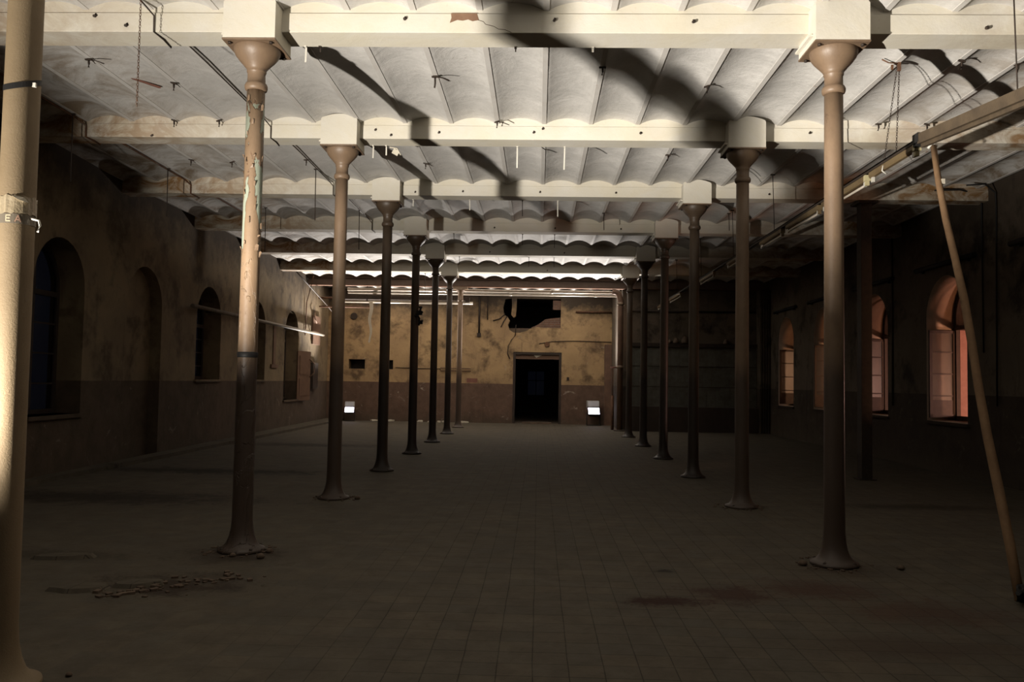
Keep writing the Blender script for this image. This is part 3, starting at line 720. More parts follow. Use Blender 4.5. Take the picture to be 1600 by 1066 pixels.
# ------------------------------------------------------------------ columns
SH = [(0.205, 0.0), (0.21, 0.012), (0.205, 0.03), (0.165, 0.045), (0.135, 0.08), (0.112, 0.14), (0.098, 0.21), (0.092, 0.30), (0.090, 0.6), (0.088, 1.4), (0.085, 2.6), (0.083, 3.6), (0.082, 4.235)]
CAP = [(0.082, 4.235), (0.098, 4.245), (0.104, 4.265), (0.104, 4.285), (0.095, 4.305), (0.082, 4.315), (0.080, 4.40), (0.086, 4.408), (0.089, 4.418), (0.086, 4.428), (0.098, 4.45), (0.130, 4.488), (0.165, 4.525), (0.195, 4.565), (0.210, 4.60), (0.213, 4.628), (0.213, 4.632)]
def head_block():
    m = MB(); h = 0.24
    # box whose top follows one vault (arched), front and sides
    poly = [(-h, 4.648), (h, 4.648)]
    top = []
    for k in range(13):
        x = h + 0.03 - (2 * h + 0.06) * k / 12
        top.append((max(-h, min(h, x)), 4.985 + 0.07 * (1 - (x / (h + 0.03)) ** 2)))
    m.prism(poly + top, 'y', -h, h)
    return m
def make_column(mat, flakes=False):
    root = empty('cast_iron_column')
    rnd = random.Random(5)
    MB().lathe(SH, n=32, wob=(lambda a, z: 0.02 * math.sin(7 * a + z * 9) * math.sin(z * 23 + a * 3)) if flakes else None).build('shaft', mat, root)
    MB().lathe(CAP, n=32).build('capital', M['column'] if flakes else mat, root)
    m = MB().b2(-0.245, 0.245, -0.245, 0.245, 4.632, 4.6485)
    pl = m.build('cap_plate', M['column'], root, bevel=0.003)
    for sx in (-1, 1):
        for sy in (-1, 1):
            MB().tube([(sx * 0.19, sy * 0.19, 4.634), (sx * 0.19, sy * 0.19, 4.612)], 0.017, 6).build('bolt', M['dark'], pl)
            MB().lathe([(0.018, 0.018), (0.018, 0.036), (0.010, 0.048)], (sx * 0.13, sy * 0.13, 0), 6).build('foot_bolt', M['dark'], root)
    hb = head_block().build('head_block', M['beam'], root, bevel=0.005)
    m = MB()
    for s_ in (-1,):
        m.b2(s_ * 0.24 - (0.0 if s_ > 0 else 0.035), s_ * 0.24 + (0.035 if s_ > 0 else 0.0), -0.18, 0.235, 4.70, 4.72)
    m.build('side_flange', M['beam'], hb)
    return root
plain = make_column(M['column'])
farcol = make_column(M['column_shaded'])  # brown paint darkened, the far columns' shade is put into the colour
peel = make_column(M['column_peel'], True)
# curling flakes of paint on the peeling column
rnd = random.Random(11)
for i in range(20):
    a = rnd.uniform(-2.9, 0.3); z = rnd.uniform(2.7, 4.15); r = 0.084
    w, h = rnd.uniform(0.006, 0.016), rnd.uniform(0.015, 0.055)
    ca, sa = math.cos(a), math.sin(a)
    tx, ty = -sa, ca
    vs = []
    for (uu, vv, oo) in ((-1, -1, 0.0), (1, -0.8, 0.012 * rnd.random()), (1.1, 1, 0.006 + 0.014 * rnd.random()), (-0.8, 0.9, 0.0), (0.1, 1.4, 0.004 + 0.016 * rnd.random())):
        vs.append(((r + oo) * ca + tx * uu * w, (r + oo) * sa + ty * uu * w, z + vv * h / 2))
    vs2 = [(x + 0.0012 * ca, y + 0.0012 * sa, z_) for x, y, z_ in vs]
    fm = MB().add(vs + vs2, [(0, 1, 2, 4, 3), (8, 9, 7, 6, 5), (0, 1, 6, 5), (1, 2, 7, 6), (2, 4, 9, 7), (4, 3, 8, 9), (3, 0, 5, 8)])
    fm.build('paint_flake', M['column'], peel)
peel.location = (XL, Y1, 0)
tag(peel, 'brown iron column with peeling paint and pale green patches, left of the hall', 'column')
MB().lathe([(0.0905, 1.755), (0.094, 1.76), (0.094, 1.80), (0.0905, 1.805)], n=28).build('strap', M['black'], peel)
LCOL = ['', 'plain brown iron column, second of the left row, just behind the peeling one', 'third column of the left row, brown iron, counting from the peeling one',
        'dark silhouetted left-row column with a black clump of wire hanging on it', 'fifth left-row iron column, backlit and dark, after the one with the wire clump',
        'sixth left-row iron column, half lit, its cap below the last cream beam', 'farthest left-row column with bright rim-lit edges beside the white pipe end']
RCOL = ['nearest right-row iron column in brown paint, whole and to the right', 'second right-row iron column, slimmer, left of the big right-hand one',
        'third column of the right row, brown, partly lost in the dark', 'fourth right-row iron column, black in silhouette', 'fifth right-row iron column, black silhouette before the cross wall',
        'sixth and last right-row iron column, beside the elbowed drain pipe']
cols = []
first = True
for k in range(1, 6):
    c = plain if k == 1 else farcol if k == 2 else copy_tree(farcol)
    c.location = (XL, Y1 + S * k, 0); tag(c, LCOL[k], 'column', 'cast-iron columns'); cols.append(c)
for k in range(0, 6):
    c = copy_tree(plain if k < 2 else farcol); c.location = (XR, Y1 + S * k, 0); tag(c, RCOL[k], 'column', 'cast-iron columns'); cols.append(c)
peel['group'] = 'cast-iron columns'
# right row, beside the camera (casts into the view)
c = copy_tree(plain); c.location = (XR, Y1 - S, 0); tag(c, 'right-row iron column nearest the camera, just outside the right edge', 'column', 'cast-iron columns')
# last left column carries the steel beam
c = empty('cast_iron_column', (XL, Y1 + S * 6, 0))
MB().lathe([(r, z) for r, z in SH], n=24).build('shaft', M['column'], c)
MB().lathe([(0.084, 4.235), (0.10, 4.25), (0.10, 4.29), (0.085, 4.31), (0.085, 4.52), (0.15, 4.60), (0.16, 4.64)], n=24).build('capital', M['column'], c)
MB().b2(-0.24, 0.24, -0.14, 0.14, 4.64, 4.714).build('cap_plate', M['column'], c)
tag(c, LCOL[6], 'column', 'cast-iron columns')
# near left column in the front light, tan paint, wrapped in tape
c = empty('cast_iron_column', (-2.70, Y1 - S, 0))
MB().lathe(SH, n=40).build('shaft', M['column_tan'], c)
MB().lathe(CAP, n=32).build('capital', M['column_tan'], c)
MB().b2(-0.245, 0.245, -0.245, 0.245, 4.632, 4.6485).build('cap_plate', M['column'], c)
head_block().build('head_block', M['beam'], c)
tag(c, 'tan-painted iron column at the left edge, brightly lit, wrapped in printed tape', 'column', 'cast-iron columns')
rr = 0.0862
def cyl_strip(z0f, z1f, r, n=40, a0=0, a1=2 * math.pi, jag=0.0):
    rn = random.Random(2); vs, fs = [], []
    for k in range(n + 1):
        a = a0 + (a1 - a0) * k / n
        j = rn.uniform(-jag, jag)
        for (rad, z) in ((r, z0f(a) + j), (r + 0.0015 + abs(j) * 0.6, z0f(a) + j), (r + 0.0015 + abs(j) * 0.6, z1f(a) + j), (r, z1f(a) + j)):
            vs.append((rad * math.cos(a), rad * math.sin(a), z))
    for k in range(n):
        for q in range(4): fs.append((k * 4 + q, k * 4 + (q + 1) % 4, (k + 1) * 4 + (q + 1) % 4, (k + 1) * 4 + q))
    return MB().add(vs, fs)
cyl_strip(lambda a: 2.385, lambda a: 2.475, rr, 44, jag=0.006).build('film_wrap', M['paper'], c)
tp = cyl_strip(lambda a: 2.335, lambda a: 2.385, rr + 0.0005, 44).build('tape', M['tape'], c)
# raised printing on the tape: E A (wrapped on the shaft)
def letter(strokes, ac, mat):
    m = MB()
    for (u0, v0, u1, v1) in strokes:          # strokes as thin boxes in letter space, 0..1
        d = Vector((u1 - u0, v1 - v0)); nrm = Vector((-d.y, d.x)).normalized() * 0.10
        q = [(u0 + nrm.x, v0 + nrm.y), (u1 + nrm.x, v1 + nrm.y), (u1 - nrm.x, v1 - nrm.y), (u0 - nrm.x, v0 - nrm.y)]
        vs = []
        for rad in (rr + 0.002, rr + 0.0032):
            for (u, v) in q:
                a = ac + (u - 0.5) * 0.30
                vs.append((rad * math.cos(a), rad * math.sin(a), 2.343 + v * 0.034))
        m.add(vs, [(0, 1, 2, 3), (4, 7, 6, 5), (0, 4, 5, 1), (1, 5, 6, 2), (2, 6, 7, 3), (3, 7, 4, 0)])
    m.build('printed_letter', mat, tp)
letter([(0.1, 0, 0.1, 1), (0.1, 0.07, 0.9, 0.07), (0.1, 0.5, 0.8, 0.5), (0.1, 0.93, 0.9, 0.93)], -1.42, M['cream'])
letter([(0.0, 0, 0.5, 1), (0.5, 1, 1.0, 0), (0.2, 0.35, 0.8, 0.35)], -0.93, M['pinkp'])
MB().add([(0.02, -0.086, 2.478), (0.075, -0.06, 2.47), (0.092, -0.05, 2.445), (0.06, -0.085, 2.455), (0.022, -0.088, 2.477), (0.077, -0.062, 2.469), (0.094, -0.052, 2.444), (0.062, -0.087, 2.454)],
         [(0, 1, 2, 3), (7, 6, 5, 4), (0, 4, 5, 1), (1, 5, 6, 2), (2, 6, 7, 3), (3, 7, 4, 0)]).build('film_flap', M['cloth'], c)
cyl_strip(lambda a: 3.055 + 0.035 * math.sin(a + 0.4), lambda a: 3.085 + 0.035 * math.sin(a + 0.4), rr - 0.001, 44).build('strap', M['black'], c)
MB().box((0.083, -0.035, 3.06), (0.02, 0.012, 0.022)).build('buckle', M['white'], c)
hk = MB().tube([(0.085, -0.02, 2.37), (0.13, -0.02, 2.36), (0.138, -0.02, 2.335), (0.125, -0.02, 2.30)], 0.006, 6)
hk.build('wire_hook', M['white'], c)

# dark square post on the right
p = empty('steel_post', (5.6, 14.5, 0))
MB().b2(-0.09, 0.09, -0.1, 0.1, 0.02, 4.74).build('shaft', M['dark'], p, bevel=0.004)
MB().b2(-0.14, 0.14, -0.15, 0.15, 0, 0.02).build('base_plate', M['dark'], p)
MB().b2(-0.16, 0.16, -0.2, 0.2, 4.74, 4.78).build('cap_plate', M['dark'], p)
tag(p, 'black square post under the third beam, right of the nearest right column', 'post')
# clump of wire on the fourth left column
rnd = random.Random(4)
pts = []
for i in range(26):
    t_ = i / 25
    pts.append((XL + 0.10 + 0.06 * math.sin(9 * t_) + 0.03 * math.sin(31 * t_), 17.6 + 0.04 * math.cos(17 * t_), 3.12 - 0.36 * t_ + 0.03 * math.sin(23 * t_)))
m = MB().tube(pts, 0.022, 6); m.box((XL + 0.14, 17.6, 2.80), (0.09, 0.07, 0.08)); m.box((XL + 0.11, 17.62, 3.0), (0.12, 0.09, 0.09))
tag(m.build('wire_clump', M['black']), 'black clump of wire and boxes on the fourth left-row column', 'wire')

# ------------------------------------------------------------------ cable tray and battens along the right
XT = 3.75
t_ = empty('cable_trunking', (XT, 4.0, 3.97)); inv = Matrix.Translation((-XT, -4.0, -3.97))
m = MB(); m.b2(XT - 0.05, XT + 0.05, 3.2, 8.22, 3.985, 3.995); m.b2(XT - 0.055, XT - 0.045, 3.2, 8.22, 3.985, 4.085); m.b2(XT + 0.045, XT + 0.055, 3.2, 8.22, 3.985, 4.085)
m.b2(XT - 0.02, XT + 0.02, 3.2, 8.22, 3.95, 3.985)
m.build('channel', M['tray'], t_, xf=inv @ Matrix.Translation((0, 8.22, 4.03)) @ Matrix.Rotation(0.095, 4, 'X') @ Matrix.Translation((0, -8.22, -4.03)))
m = MB(); m.b2(XT - 0.035, XT + 0.035, 8.22, 26.6, 4.045, 4.06); m.b2(XT - 0.035, XT - 0.028, 8.22, 26.6, 4.02, 4.06); m.b2(XT + 0.028, XT + 0.035, 8.22, 26.6, 4.02, 4.06)
m.build('rail', M['dark'], t_, xf=inv)
m = MB(); m.box((XT, 8.26, 4.05), (0.12, 0.12, 0.09)); m.box((XT, 8.3, 4.01), (0.09, 0.08, 0.06)); m.build('joint_box', M['black'], t_, xf=inv)
tag(t_, 'long dark cable trunking hung lengthwise below the beams on the right', 'trunking')
for i, y in enumerate([4.3, 6.6, 10.6, 13.4, 16.2, 19.4, 22.8, 26.2]):
    z1 = 4.985
    # hang from the vault valley: rods lean to the nearest joist
    j = AR0 + ARP * round((XT - AR0) / ARP)
    m = MB().tube([(j, y, z1), (XT, y, 4.06 if y > 8 else 4.08 - 0.095 * (8.22 - y))], 0.006, 5); m.box((j, y, z1 - 0.01), (0.07, 0.03, 0.02))
    tag(m.build('hanger_rod', M['dark']), 'thin iron rod holding up the right-hand trunking, %s along it' % ('first', 'second', 'third', 'fourth', 'fifth', 'sixth', 'seventh', 'eighth')[i], 'rod', 'hanger rods of the trunking')
def chain(pts_a, pts_b, name='chain'):
    a, b = Vector(pts_a), Vector(pts_b); L = (b - a).length; n = int(L / 0.026); m = MB()
    for i in range(n):
        p = a.lerp(b, (i + 0.5) / n); rz = (i % 2) * math.pi / 2
        pts = []
        for k in range(7):
            q = 2 * math.pi * k / 6
            pts.append(p + Matrix.Rotation(rz, 3, 'Z') @ Vector((0.0085 * math.cos(q), 0, 0.018 * math.sin(q))))
        m.tube(pts, 0.003, 4, False)
    return m
# battens
BT = [(8.36, 9.5, False), (9.62, 11.1, True), (11.25, 12.7, True), (12.95, 14.2, True), (15.3, 16.7, True), (18.0, 19.5, True), (22.2, 24.0, True), (24.6, 26.4, True)]
BL = ['nearest batten, its tube missing, with yellowed end cap by the leaning pole', 'batten with white tube just behind the empty one', 'third batten along the trunking, its tube fitted', 'fourth batten along the trunking, its tube fitted',
      'batten in the dark, fifth along the trunking', 'sixth batten along the trunking with a glinting tube', 'seventh batten along the trunking near the cross wall', 'last batten of the trunking, near the far columns']
for i, (y0, y1, tube) in enumerate(BT):
    b = empty('batten_light', (XT, y0, 3.93)); inv = Matrix.Translation((-XT, -y0, -3.93))
    MB().prism([(XT - 0.03, 4.018), (XT + 0.03, 4.018), (XT + 0.03, 3.975), (XT + 0.018, 3.955), (XT - 0.018, 3.955), (XT - 0.03, 3.975)], 'y', y0, y1).build('housing', M['bronze'], b, xf=inv)
    m = MB(); m.b2(XT - 0.034, XT + 0.034, y0 - 0.03, y0 + 0.02, 3.95, 4.018); m.b2(XT - 0.02, XT + 0.02, y0 - 0.02, y0 + 0.02, 3.90, 3.95)
    m.build('end_cap', M['yellow'] if i < 2 else M['bronze'], b, xf=inv)
    if tube:
        MB().tube([(XT, y0 + 0.04, 3.915), (XT, y1 - 0.04, 3.915)], 0.014, 10).build('tube', M['pipe'], b, xf=inv)
    for yy in (y0 + 0.05, y1 - 0.05):
        MB().b2(XT - 0.014, XT + 0.014, yy - 0.02, yy + 0.02, 3.90, 3.955).build('lamp_holder', M['white'], b, xf=inv)
    if i == 0:
        m = MB().tube([(XT - 0.03, 9.1, 4.0), (XT - 0.04, 9.1, 3.94), (XT, 9.1, 3.91), (XT + 0.03, 9.15, 3.92)], 0.008, 6); m.build('dangling_holder', M['white'], b, xf=inv)
    tag(b, 'fluorescent ' + BL[i], 'light', 'battens along the right-hand trunking')
tag(chain((3.72, 8.72, 4.98), (3.715, 9.05, 4.06)).build('chain', M['dark']), 'left strand of the paired chains over the nearest right-hand batten', 'chain', 'hanging chains')
tag(chain((3.74, 8.72, 4.98), (3.785, 8.92, 4.06)).build('chain', M['dark']), 'right strand of the paired chains over the nearest right-hand batten', 'chain', 'hanging chains')
m = MB().tube([(3.55, 8.7, 5.02), (3.62, 8.7, 4.985), (3.74, 8.72, 4.985)], 0.007, 6); m.box((3.735, 8.72, 4.95), (0.03, 0.03, 0.09)); m.box((3.66, 8.71, 4.94), (0.02, 0.02, 0.05))
tag(m.build('ceiling_hook', M['rust']), 'iron bracket in the ceiling from which the paired right-hand chains hang', 'hook')
tag(chain((-3.62, 7.2, 4.98), (-3.62, 7.2, 3.97)).build('chain', M['rust']), 'single rusty chain hanging by the first beam on the left', 'chain', 'hanging chains')
# leaning pole
p0, p1 = Vector((3.62, 6.42, 0.0)), Vector((3.83, 8.18, 3.95))
L = (p1 - p0)
pts = [p0 + L * (k / 10) + Vector((0.010 * math.sin(k * 1.3), 0.012 * math.sin(k * 0.9), 0)) for k in range(11)]
pl = empty('leaning_pole', p0); inv = Matrix.Translation(-p0)
MB().tube(pts, [0.036, 0.037, 0.038, 0.036, 0.035, 0.035, 0.034, 0.032, 0.031, 0.030, 0.028], 12).build('shaft', M['wood'], pl, xf=inv)
m = MB().tube([p1 + Vector((-0.05, 0, -0.02)), p1 + Vector((-0.01, 0.0, 0.03)), p1 + Vector((0.04, 0, 0.0))], 0.012, 6); m.build('tie', M['white'], pl, xf=inv)
MB().box(pts[9] + Vector((0.03, -0.02, 0)), (0.03, 0.03, 0.05)).build('tape_scrap', M['cloth'], pl, xf=inv)
tag(pl, 'long wooden pole leaning against the trunking at the right', 'pole')
# rag bundle at its foot
rnd = random.Random(9)
m = MB()
for i in range(9):
    a = rnd.uniform(0, 6.28); q = [(3.60 + 0.05 * math.cos(a) + 0.16 * (k / 7 - 0.3) * math.cos(a + k * 0.7) , 6.33 + 0.12 * (k / 7) * math.sin(a + k), 0.02 + 0.10 * abs(math.sin(k * 0.8 + i)) ) for k in range(8)]
    m.tube(q, 0.018, 6)
tag(m.build('rag_bundle', M['black']), 'dark tangled bundle of rags at the foot of the leaning pole', 'rags')

# ------------------------------------------------------------------ ceiling hooks
HK = [(-4.92, 8.69), (-4.92, 10.80), (-4.30, 10.78), (-1.21, 9.15), (4.34, 8.63), (4.95, 8.71), (4.34, 10.75), (4.95, 10.75), (-4.30, 12.11), (-3.68, 12.74), (-5.53, 12.8), (-4.92, 12.9), (0.64, 8.85), (-4.30, 9.4), (-0.6, 10.75), (1.87, 12.3), (-1.83, 12.9), (1.87, 9.4)]
hroot = None
for i, (x, y) in enumerate(HK):
    x = AR0 + ARP * round((x - AR0) / ARP)
    m = MB(); L = 0.09 if i != 3 else 0.13
    m.box((0, 0, -0.008), (0.075, 0.03, 0.012), Matrix.Rotation(0.35 * math.sin(i * 2.1), 3, 'Y'))
    m.tube([(0, 0, 0.0), (0.003, 0, -L * 0.6), (-0.004, 0.01, -L)], 0.011, 6)
    if i in (3, 0, 14): m.tube([(0, 0, -0.012), (0.08, 0, -0.02), (0.16, 0.02, -0.045)], 0.006, 5)
    o = m.build('ceiling_hook', M['dark']); o.location = (x, y, 4.985)
    bay = 'between the first and second beams' if y < 10.8 else 'b'
    side = 'far left' if x < -4.6 else 'left' if x < -2.6 else 'centre-left' if x < 0 else 'centre-right' if x < 2.6 else 'right' if x < 4.6 else 'far right'
    pos = ('close behind the beam' if i != 5 else 'behind the beam at the frame edge') if (y - Y1) % S < 1.2 else (('midway' if i != 13 else 'midway, paler') if (y - Y1) % S < 2.3 else 'close before the next beam')
    tag(o, 'small rusty hook, %s, %s, %s' % ('first bay' if y < 10.8 else 'second bay', side, pos + (', leaning' if i == 10 else ', short' if i == 3 else ' of the bay' if i in (12, 15) else '')), 'hook', 'iron hooks under the vaults')
# pale strips and dark stubs hanging from the beams' rear edges
ST = [(-0.34, 1, 0.30, 'white'), (0.305, 1, 0.32, 'white'), (-2.32, 1, 0.18, 'white'), (-2.14, 1, 0.14, 'white'), (0.29, 2, 0.29, 'white'), (-0.335, 2, 0.29, 'dark'), (-1.27, 2, 0.19, 'white'), (-2.28, 2, 0.13, 'white'),
      (-2.30, 0, 0.16, 'white'), (-2.16, 0, 0.06, 'dark'), (0.47, 0, 0.05, 'white'), (-0.27, 0, 0.05, 'dark'), (-1.9, 3, 0.16, 'dark'), (-0.4, 3, 0.25, 'dark'), (0.3, 3, 0.3, 'dark'), (-0.3, 4, 0.25, 'dark'), (0.35, 4, 0.25, 'dark'), (-2.1, 4, 0.2, 'dark'), (0.3, 5, 0.22, 'dark')]
for i, (x, k, L, cm) in enumerate(ST):
    y = Y1 + S * k + 0.29
    m = MB(); m.box((x, y + 0.004, 4.78 - L / 2 + 0.03), (0.018 if cm == 'white' else 0.012, 0.006, L + 0.04), Matrix.Rotation(0.02 * math.sin(i), 3, 'Y')); m.box((x, y - 0.012, 4.774), (0.022, 0.04, 0.012))
    near = {True: 'left of centre', False: 'right of centre'}[x < 0]
    if x < -1.8: near = 'beside the left-row column'
    elif x < -1.0: near = 'a third of the way from the left-row column'
    o = m.build('hanging_strip', M['white'] if cm == 'white' else M['dark'])
    tag(o, '%s strip behind the %s beam, %s' % ({'white': 'pale' if L > 0.15 else 'short pale', 'dark': 'dark'}[cm], ORD[k], near), 'strip', 'strips hanging from the beams')
m = MB(); m.box((-2.02, Y1 + S + 0.36, 4.71), (0.09, 0.03, 0.07), Matrix.Rotation(0.5, 3, 'Y')); m.tube([(-2.1, Y1 + S + 0.32, 4.77), (-2.0, Y1 + S + 0.34, 4.76), (-1.95, Y1 + S + 0.35, 4.67)], 0.01, 5)
tag(m.build('broken_fitting', M['cloth']), 'broken pale fitting behind the second beam, right of the left-row column', 'fitting')

# ------------------------------------------------------------------ electric cable runs along the joists on the left (and rods)
def cable_run(xj, ks, lab, mat, r=0.008):
    for k in ks:
        yb = Y1 + S * k; z = 4.975
        pts = [(xj, yb - S + 0.32 + (0.0), z), (xj + 0.01, yb - S + 1.2, z - 0.004), (xj - 0.01, yb - 0.25, z), (xj + 0.02, yb - 0.07, z - 0.05), (xj + 0.02, yb - 0.062, 4.775), (xj + 0.04, yb + 0.1, 4.768), (xj + 0.02, yb + 0.3, 4.772), (xj + 0.01, yb + 0.32, 4.97)]
        o = MB().tube(pts, r, 6).build('ceiling_cable', mat)
        tag(o, '%s cable along a joist, bent down over the %s beam' % (lab, ORD[k]), 'cable', 'cables on the left-hand ceiling')
cable_run(AR0 - 6 * ARP + 0.03, (0, 1, 2, 3), 'thin dark', M['dark'])
cable_run(AR0 - 10 * ARP - 0.02, (1, 2, 3), 'thick rusty far-left', M['rust'], 0.014)
RD = [(-3.68, 13.3, 0.85), (-6.15, 10.55, 0.9), (-6.15, 13.35, 0.8), (-3.68, 16.6, 0.8), (-5.53, 16.4, 0.9), (-3.68, 19.9, 0.9), (-4.3, 23.2, 0.8), (-3.68, 26.4, 0.7), (3.1, 13.0, 0.25), (3.1, 9.9 + 3.3, 0.3), (1.25, 16.6, 0.35), (3.7, 16.5, 0.35)]
RDL = ['loose rod behind the second beam, just right of the peeling column', 'loose rod before the second beam, at the dark far left', 'loose rod before the third beam, at the dark far left',
       'loose rod in front of the fourth beam, right of the peeling column', 'loose rod in front of the fourth beam, left of the peeling column', 'loose rod in front of the fifth beam, on the left', 'loose rod in front of the sixth beam, far left',
       'loose rod before the rusty last beam, on the left', 'left of two short rods by the second right column', 'right of two short rods by the second right column', 'short rod hanging before the fourth beam near the middle', 'short rod before the fourth beam, beside the right trunking']
for i, (x, y, L) in enumerate(RD):
    x = AR0 + ARP * round((x - AR0) / ARP) + (0.05 if i == 9 else 0)
    o = MB().tube([(x, y, 4.985), (x + 0.01, y, 4.985 - L)], 0.008, 5).box((x, y, 4.975), (0.06, 0.03, 0.015)).build('hanger_rod', M['dark'])
    tag(o, RDL[i], 'rod', 'loose rods hanging from the ceiling')
m = MB().prism([(-4.86, 9.35), (-4.83, 9.36), (-4.60, 9.72), (-4.63, 9.73)], 'z', 5.035, 5.05)
tag(m.build('lath_scrap', M['reddish']), 'short rust-red lath stuck to the ceiling at the left', 'lath')

# cable conduits on the right wall
o = MB().tube([(6.6, 14.05, 4.9), (7.1, 14.2, 4.95), (7.45, 14.4, 4.93), (7.56, 14.42, 4.8), (7.57, 14.42, 2.2)], 0.014, 6).build('wall_cable', M['black'])
tag(o, 'black cable looping off the third beam and down the right wall, left one', 'cable', 'cables on the right wall')
o = MB().tube([(7.0, 13.8, 4.93), (7.35, 13.9, 4.98), (7.55, 13.96, 4.85), (7.57, 13.98, 4.6), (7.57, 14.02, 1.3)], 0.014, 6).build('wall_cable', M['black'])
tag(o, 'black cable looping down the right wall to knee height, right one', 'cable', 'cables on the right wall')
o = MB().tube([(7.58, 18.1, 4.9), (7.58, 18.1, 1.2)], 0.02, 6).build('wall_conduit', M['dark'])
tag(o, 'dark vertical conduit on the right wall between the second and third windows', 'conduit')

# ------------------------------------------------------------------ left side pipe
a, b_ = Vector((lw(17.3) + 0.16, 17.3, 3.06)), Vector((lw(29.9) + 0.13, 29.9, 3.13))
lp = empty('wall_pipe', a); inv = Matrix.Translation(-a)
MB().tube([a, a.lerp(b_, 0.5), b_], 0.045, 10).build('tube', M['dullpipe'], lp, xf=inv)
for q in (0.1, 0.36, 0.62, 0.88):
    w = a.lerp(b_, q); MB().b2(w.x - 0.17, w.x - 0.03, w.y - 0.03, w.y + 0.03, w.z - 0.06, w.z + 0.02).build('bracket', M['dark'], lp, xf=inv)
tag(lp, 'pale horizontal pipe running along the left wall across the window openings', 'pipe')

# ------------------------------------------------------------------ far end: pipes, strip light, column-pipe
def hpipe(name, x0, x1, y, z, r, mat, label, group=None, cat='pipe', couplings=()):
    e = empty(name, (x0, y, z)); iv = Matrix.Translation((-x0, -y, -z))
    MB().tube([(x0, y, z), (x1, y, z)], r, 12).build('tube', mat, e, xf=iv)
    for cx in couplings: MB().tube([(cx - 0.05, y, z), (cx + 0.05, y, z)], r * 1.35, 12).build('coupling', mat, e, xf=iv)
    return tag(e, label, cat, group)
hpipe('ceiling_pipe', -6.6, 6.4, 28.25, 4.64, 0.055, M['pipe'], 'bright pale pipe across the far end, upper of the pair under the rusty beam', 'far-end pipes', couplings=(-3.2, 0.4, 3.5))
hpipe('ceiling_pipe', -6.6, 6.4, 28.32, 4.53, 0.035, M['pipe'], 'thinner bright pipe across the far end, lower of the pair under the rusty beam', 'far-end pipes', couplings=(-1.0, 1.9))
# suspended box trunking and white pipe, ending near the far left column
e = empty('suspended_duct', (-6.6, 28.7, 4.4)); inv = Matrix.Translation((6.6, -28.7, -4.4))
MB().b2(-6.9, -2.55, 28.6, 28.85, 4.34, 4.46).build('box', M['dark'], e, xf=inv)
MB().tube([(-6.9, 28.7, 4.27), (-2.32, 28.7, 4.25)], 0.05, 12).build('tube', M['pipe'], e, xf=inv)
for x in (-6.0, -4.3, -2.75): MB().b2(x - 0.02, x + 0.02, 28.62, 28.66, 4.28, 4.98).build('hanger', M['dark'], e, xf=inv)
MB().box((-2.5, 28.64, 4.36), (0.14, 0.14, 0.16)).build('valve', M['dark'], e, xf=inv)
tag(e, 'dark box duct with white pipe below, ending by the far left column', 'duct')
# cloth strip hanging from it
vs = []; n = 12
for k in range(n + 1):
    z = 4.25 - 1.42 * k / n; w = 0.07 * (1 - 0.55 * k / n); sft = 0.03 * math.sin(k * 0.9)
    vs += [(-5.86 + sft - w, 28.62, z), (-5.86 + sft + w, 28.60, z), (-5.86 + sft + w, 28.59, z), (-5.86 + sft - w, 28.61, z)]
fs = [(k * 4 + q, k * 4 + (q + 1) % 4, (k + 1) * 4 + (q + 1) % 4, (k + 1) * 4 + q) for k in range(n) for q in range(4)]
tag(MB().add(vs, fs).build('cloth_strip', M['cloth']), 'pale rag strip hanging from the pipe at the far left', 'rag')
# elbowed down-pipe at the corner of the cross wall (stands in the column row)
e = empty('drain_pipe', (2.68, 27.6, 0)); inv = Matrix.Translation((-2.68, -27.6, 0))
pts = [(2.40, 27.6, 4.60), (2.50, 27.6, 4.59), (2.58, 27.6, 4.55), (2.64, 27.6, 4.46), (2.68, 27.6, 4.3), (2.68, 27.6, 0.0)]
MB().tube(pts, 0.095, 14).build('tube', M['doorpaint'], e, xf=inv)
for z in (4.2, 2.1): MB().tube([(2.68, 27.6, z - 0.05), (2.68, 27.6, z + 0.05)], 0.115, 14).build('collar', M['column'], e, xf=inv)
MB().tube([(2.68, 27.6, 0), (2.68, 27.6, 0.04)], 0.2, 14).build('foot', M['column'], e, xf=inv)
tag(e, 'thick brown down-pipe with an elbow at the top, by the corner of the cross wall', 'pipe')
e = empty('riser_pipe', (2.5, 28.2, 0)); inv = Matrix.Translation((-2.5, -28.2, 0))
MB().tube([(2.5, 28.2, 0), (2.5, 28.2, 1.15)], 0.05, 8).build('casing', M['rust'], e, xf=inv)
MB().tube([(2.5, 28.2, 1.15), (2.5, 28.2, 2.1)], 0.018, 8).build('tube', M['rust'], e, xf=inv)
MB().tube([(2.42, 28.2, 2.1), (2.62, 28.2, 2.1)], 0.03, 6).build('valve', M['reddish'], e, xf=inv)
tag(e, 'slim rusty riser pipe with a red valve left of the elbowed down-pipe', 'pipe')
# pipes in the far left corner
hpipe('corner_pipe', -7.85, -5.4, 29.2, 4.42, 0.04, M['rust'], 'rusty pipe in the far left corner, upper of two', 'corner pipes')
hpipe('corner_pipe', -7.85, -5.9, 29.3, 4.12, 0.03, M['rust'], 'rusty pipe in the far left corner, lower of two', 'corner pipes')
o = MB().tube([(-7.5, 24.9, 4.9), (-7.4, 26.5, 4.5), (-7.6, 29.3, 4.2), (-7.3, 30.5, 3.6)], 0.02, 6).build('sagging_cable', M['dark']); tag(o, 'dark cable sagging along the top of the far left corner', 'cable')
o = MB().tube([(-7.5, 27.2, 4.95), (-7.82, 27.6, 4.1), (-7.84, 27.6, 3.0)], 0.018, 6).build('corner_conduit', M['rust']); tag(o, 'rusty conduit dropping from the ceiling beside the shuttered far-left window', 'conduit')

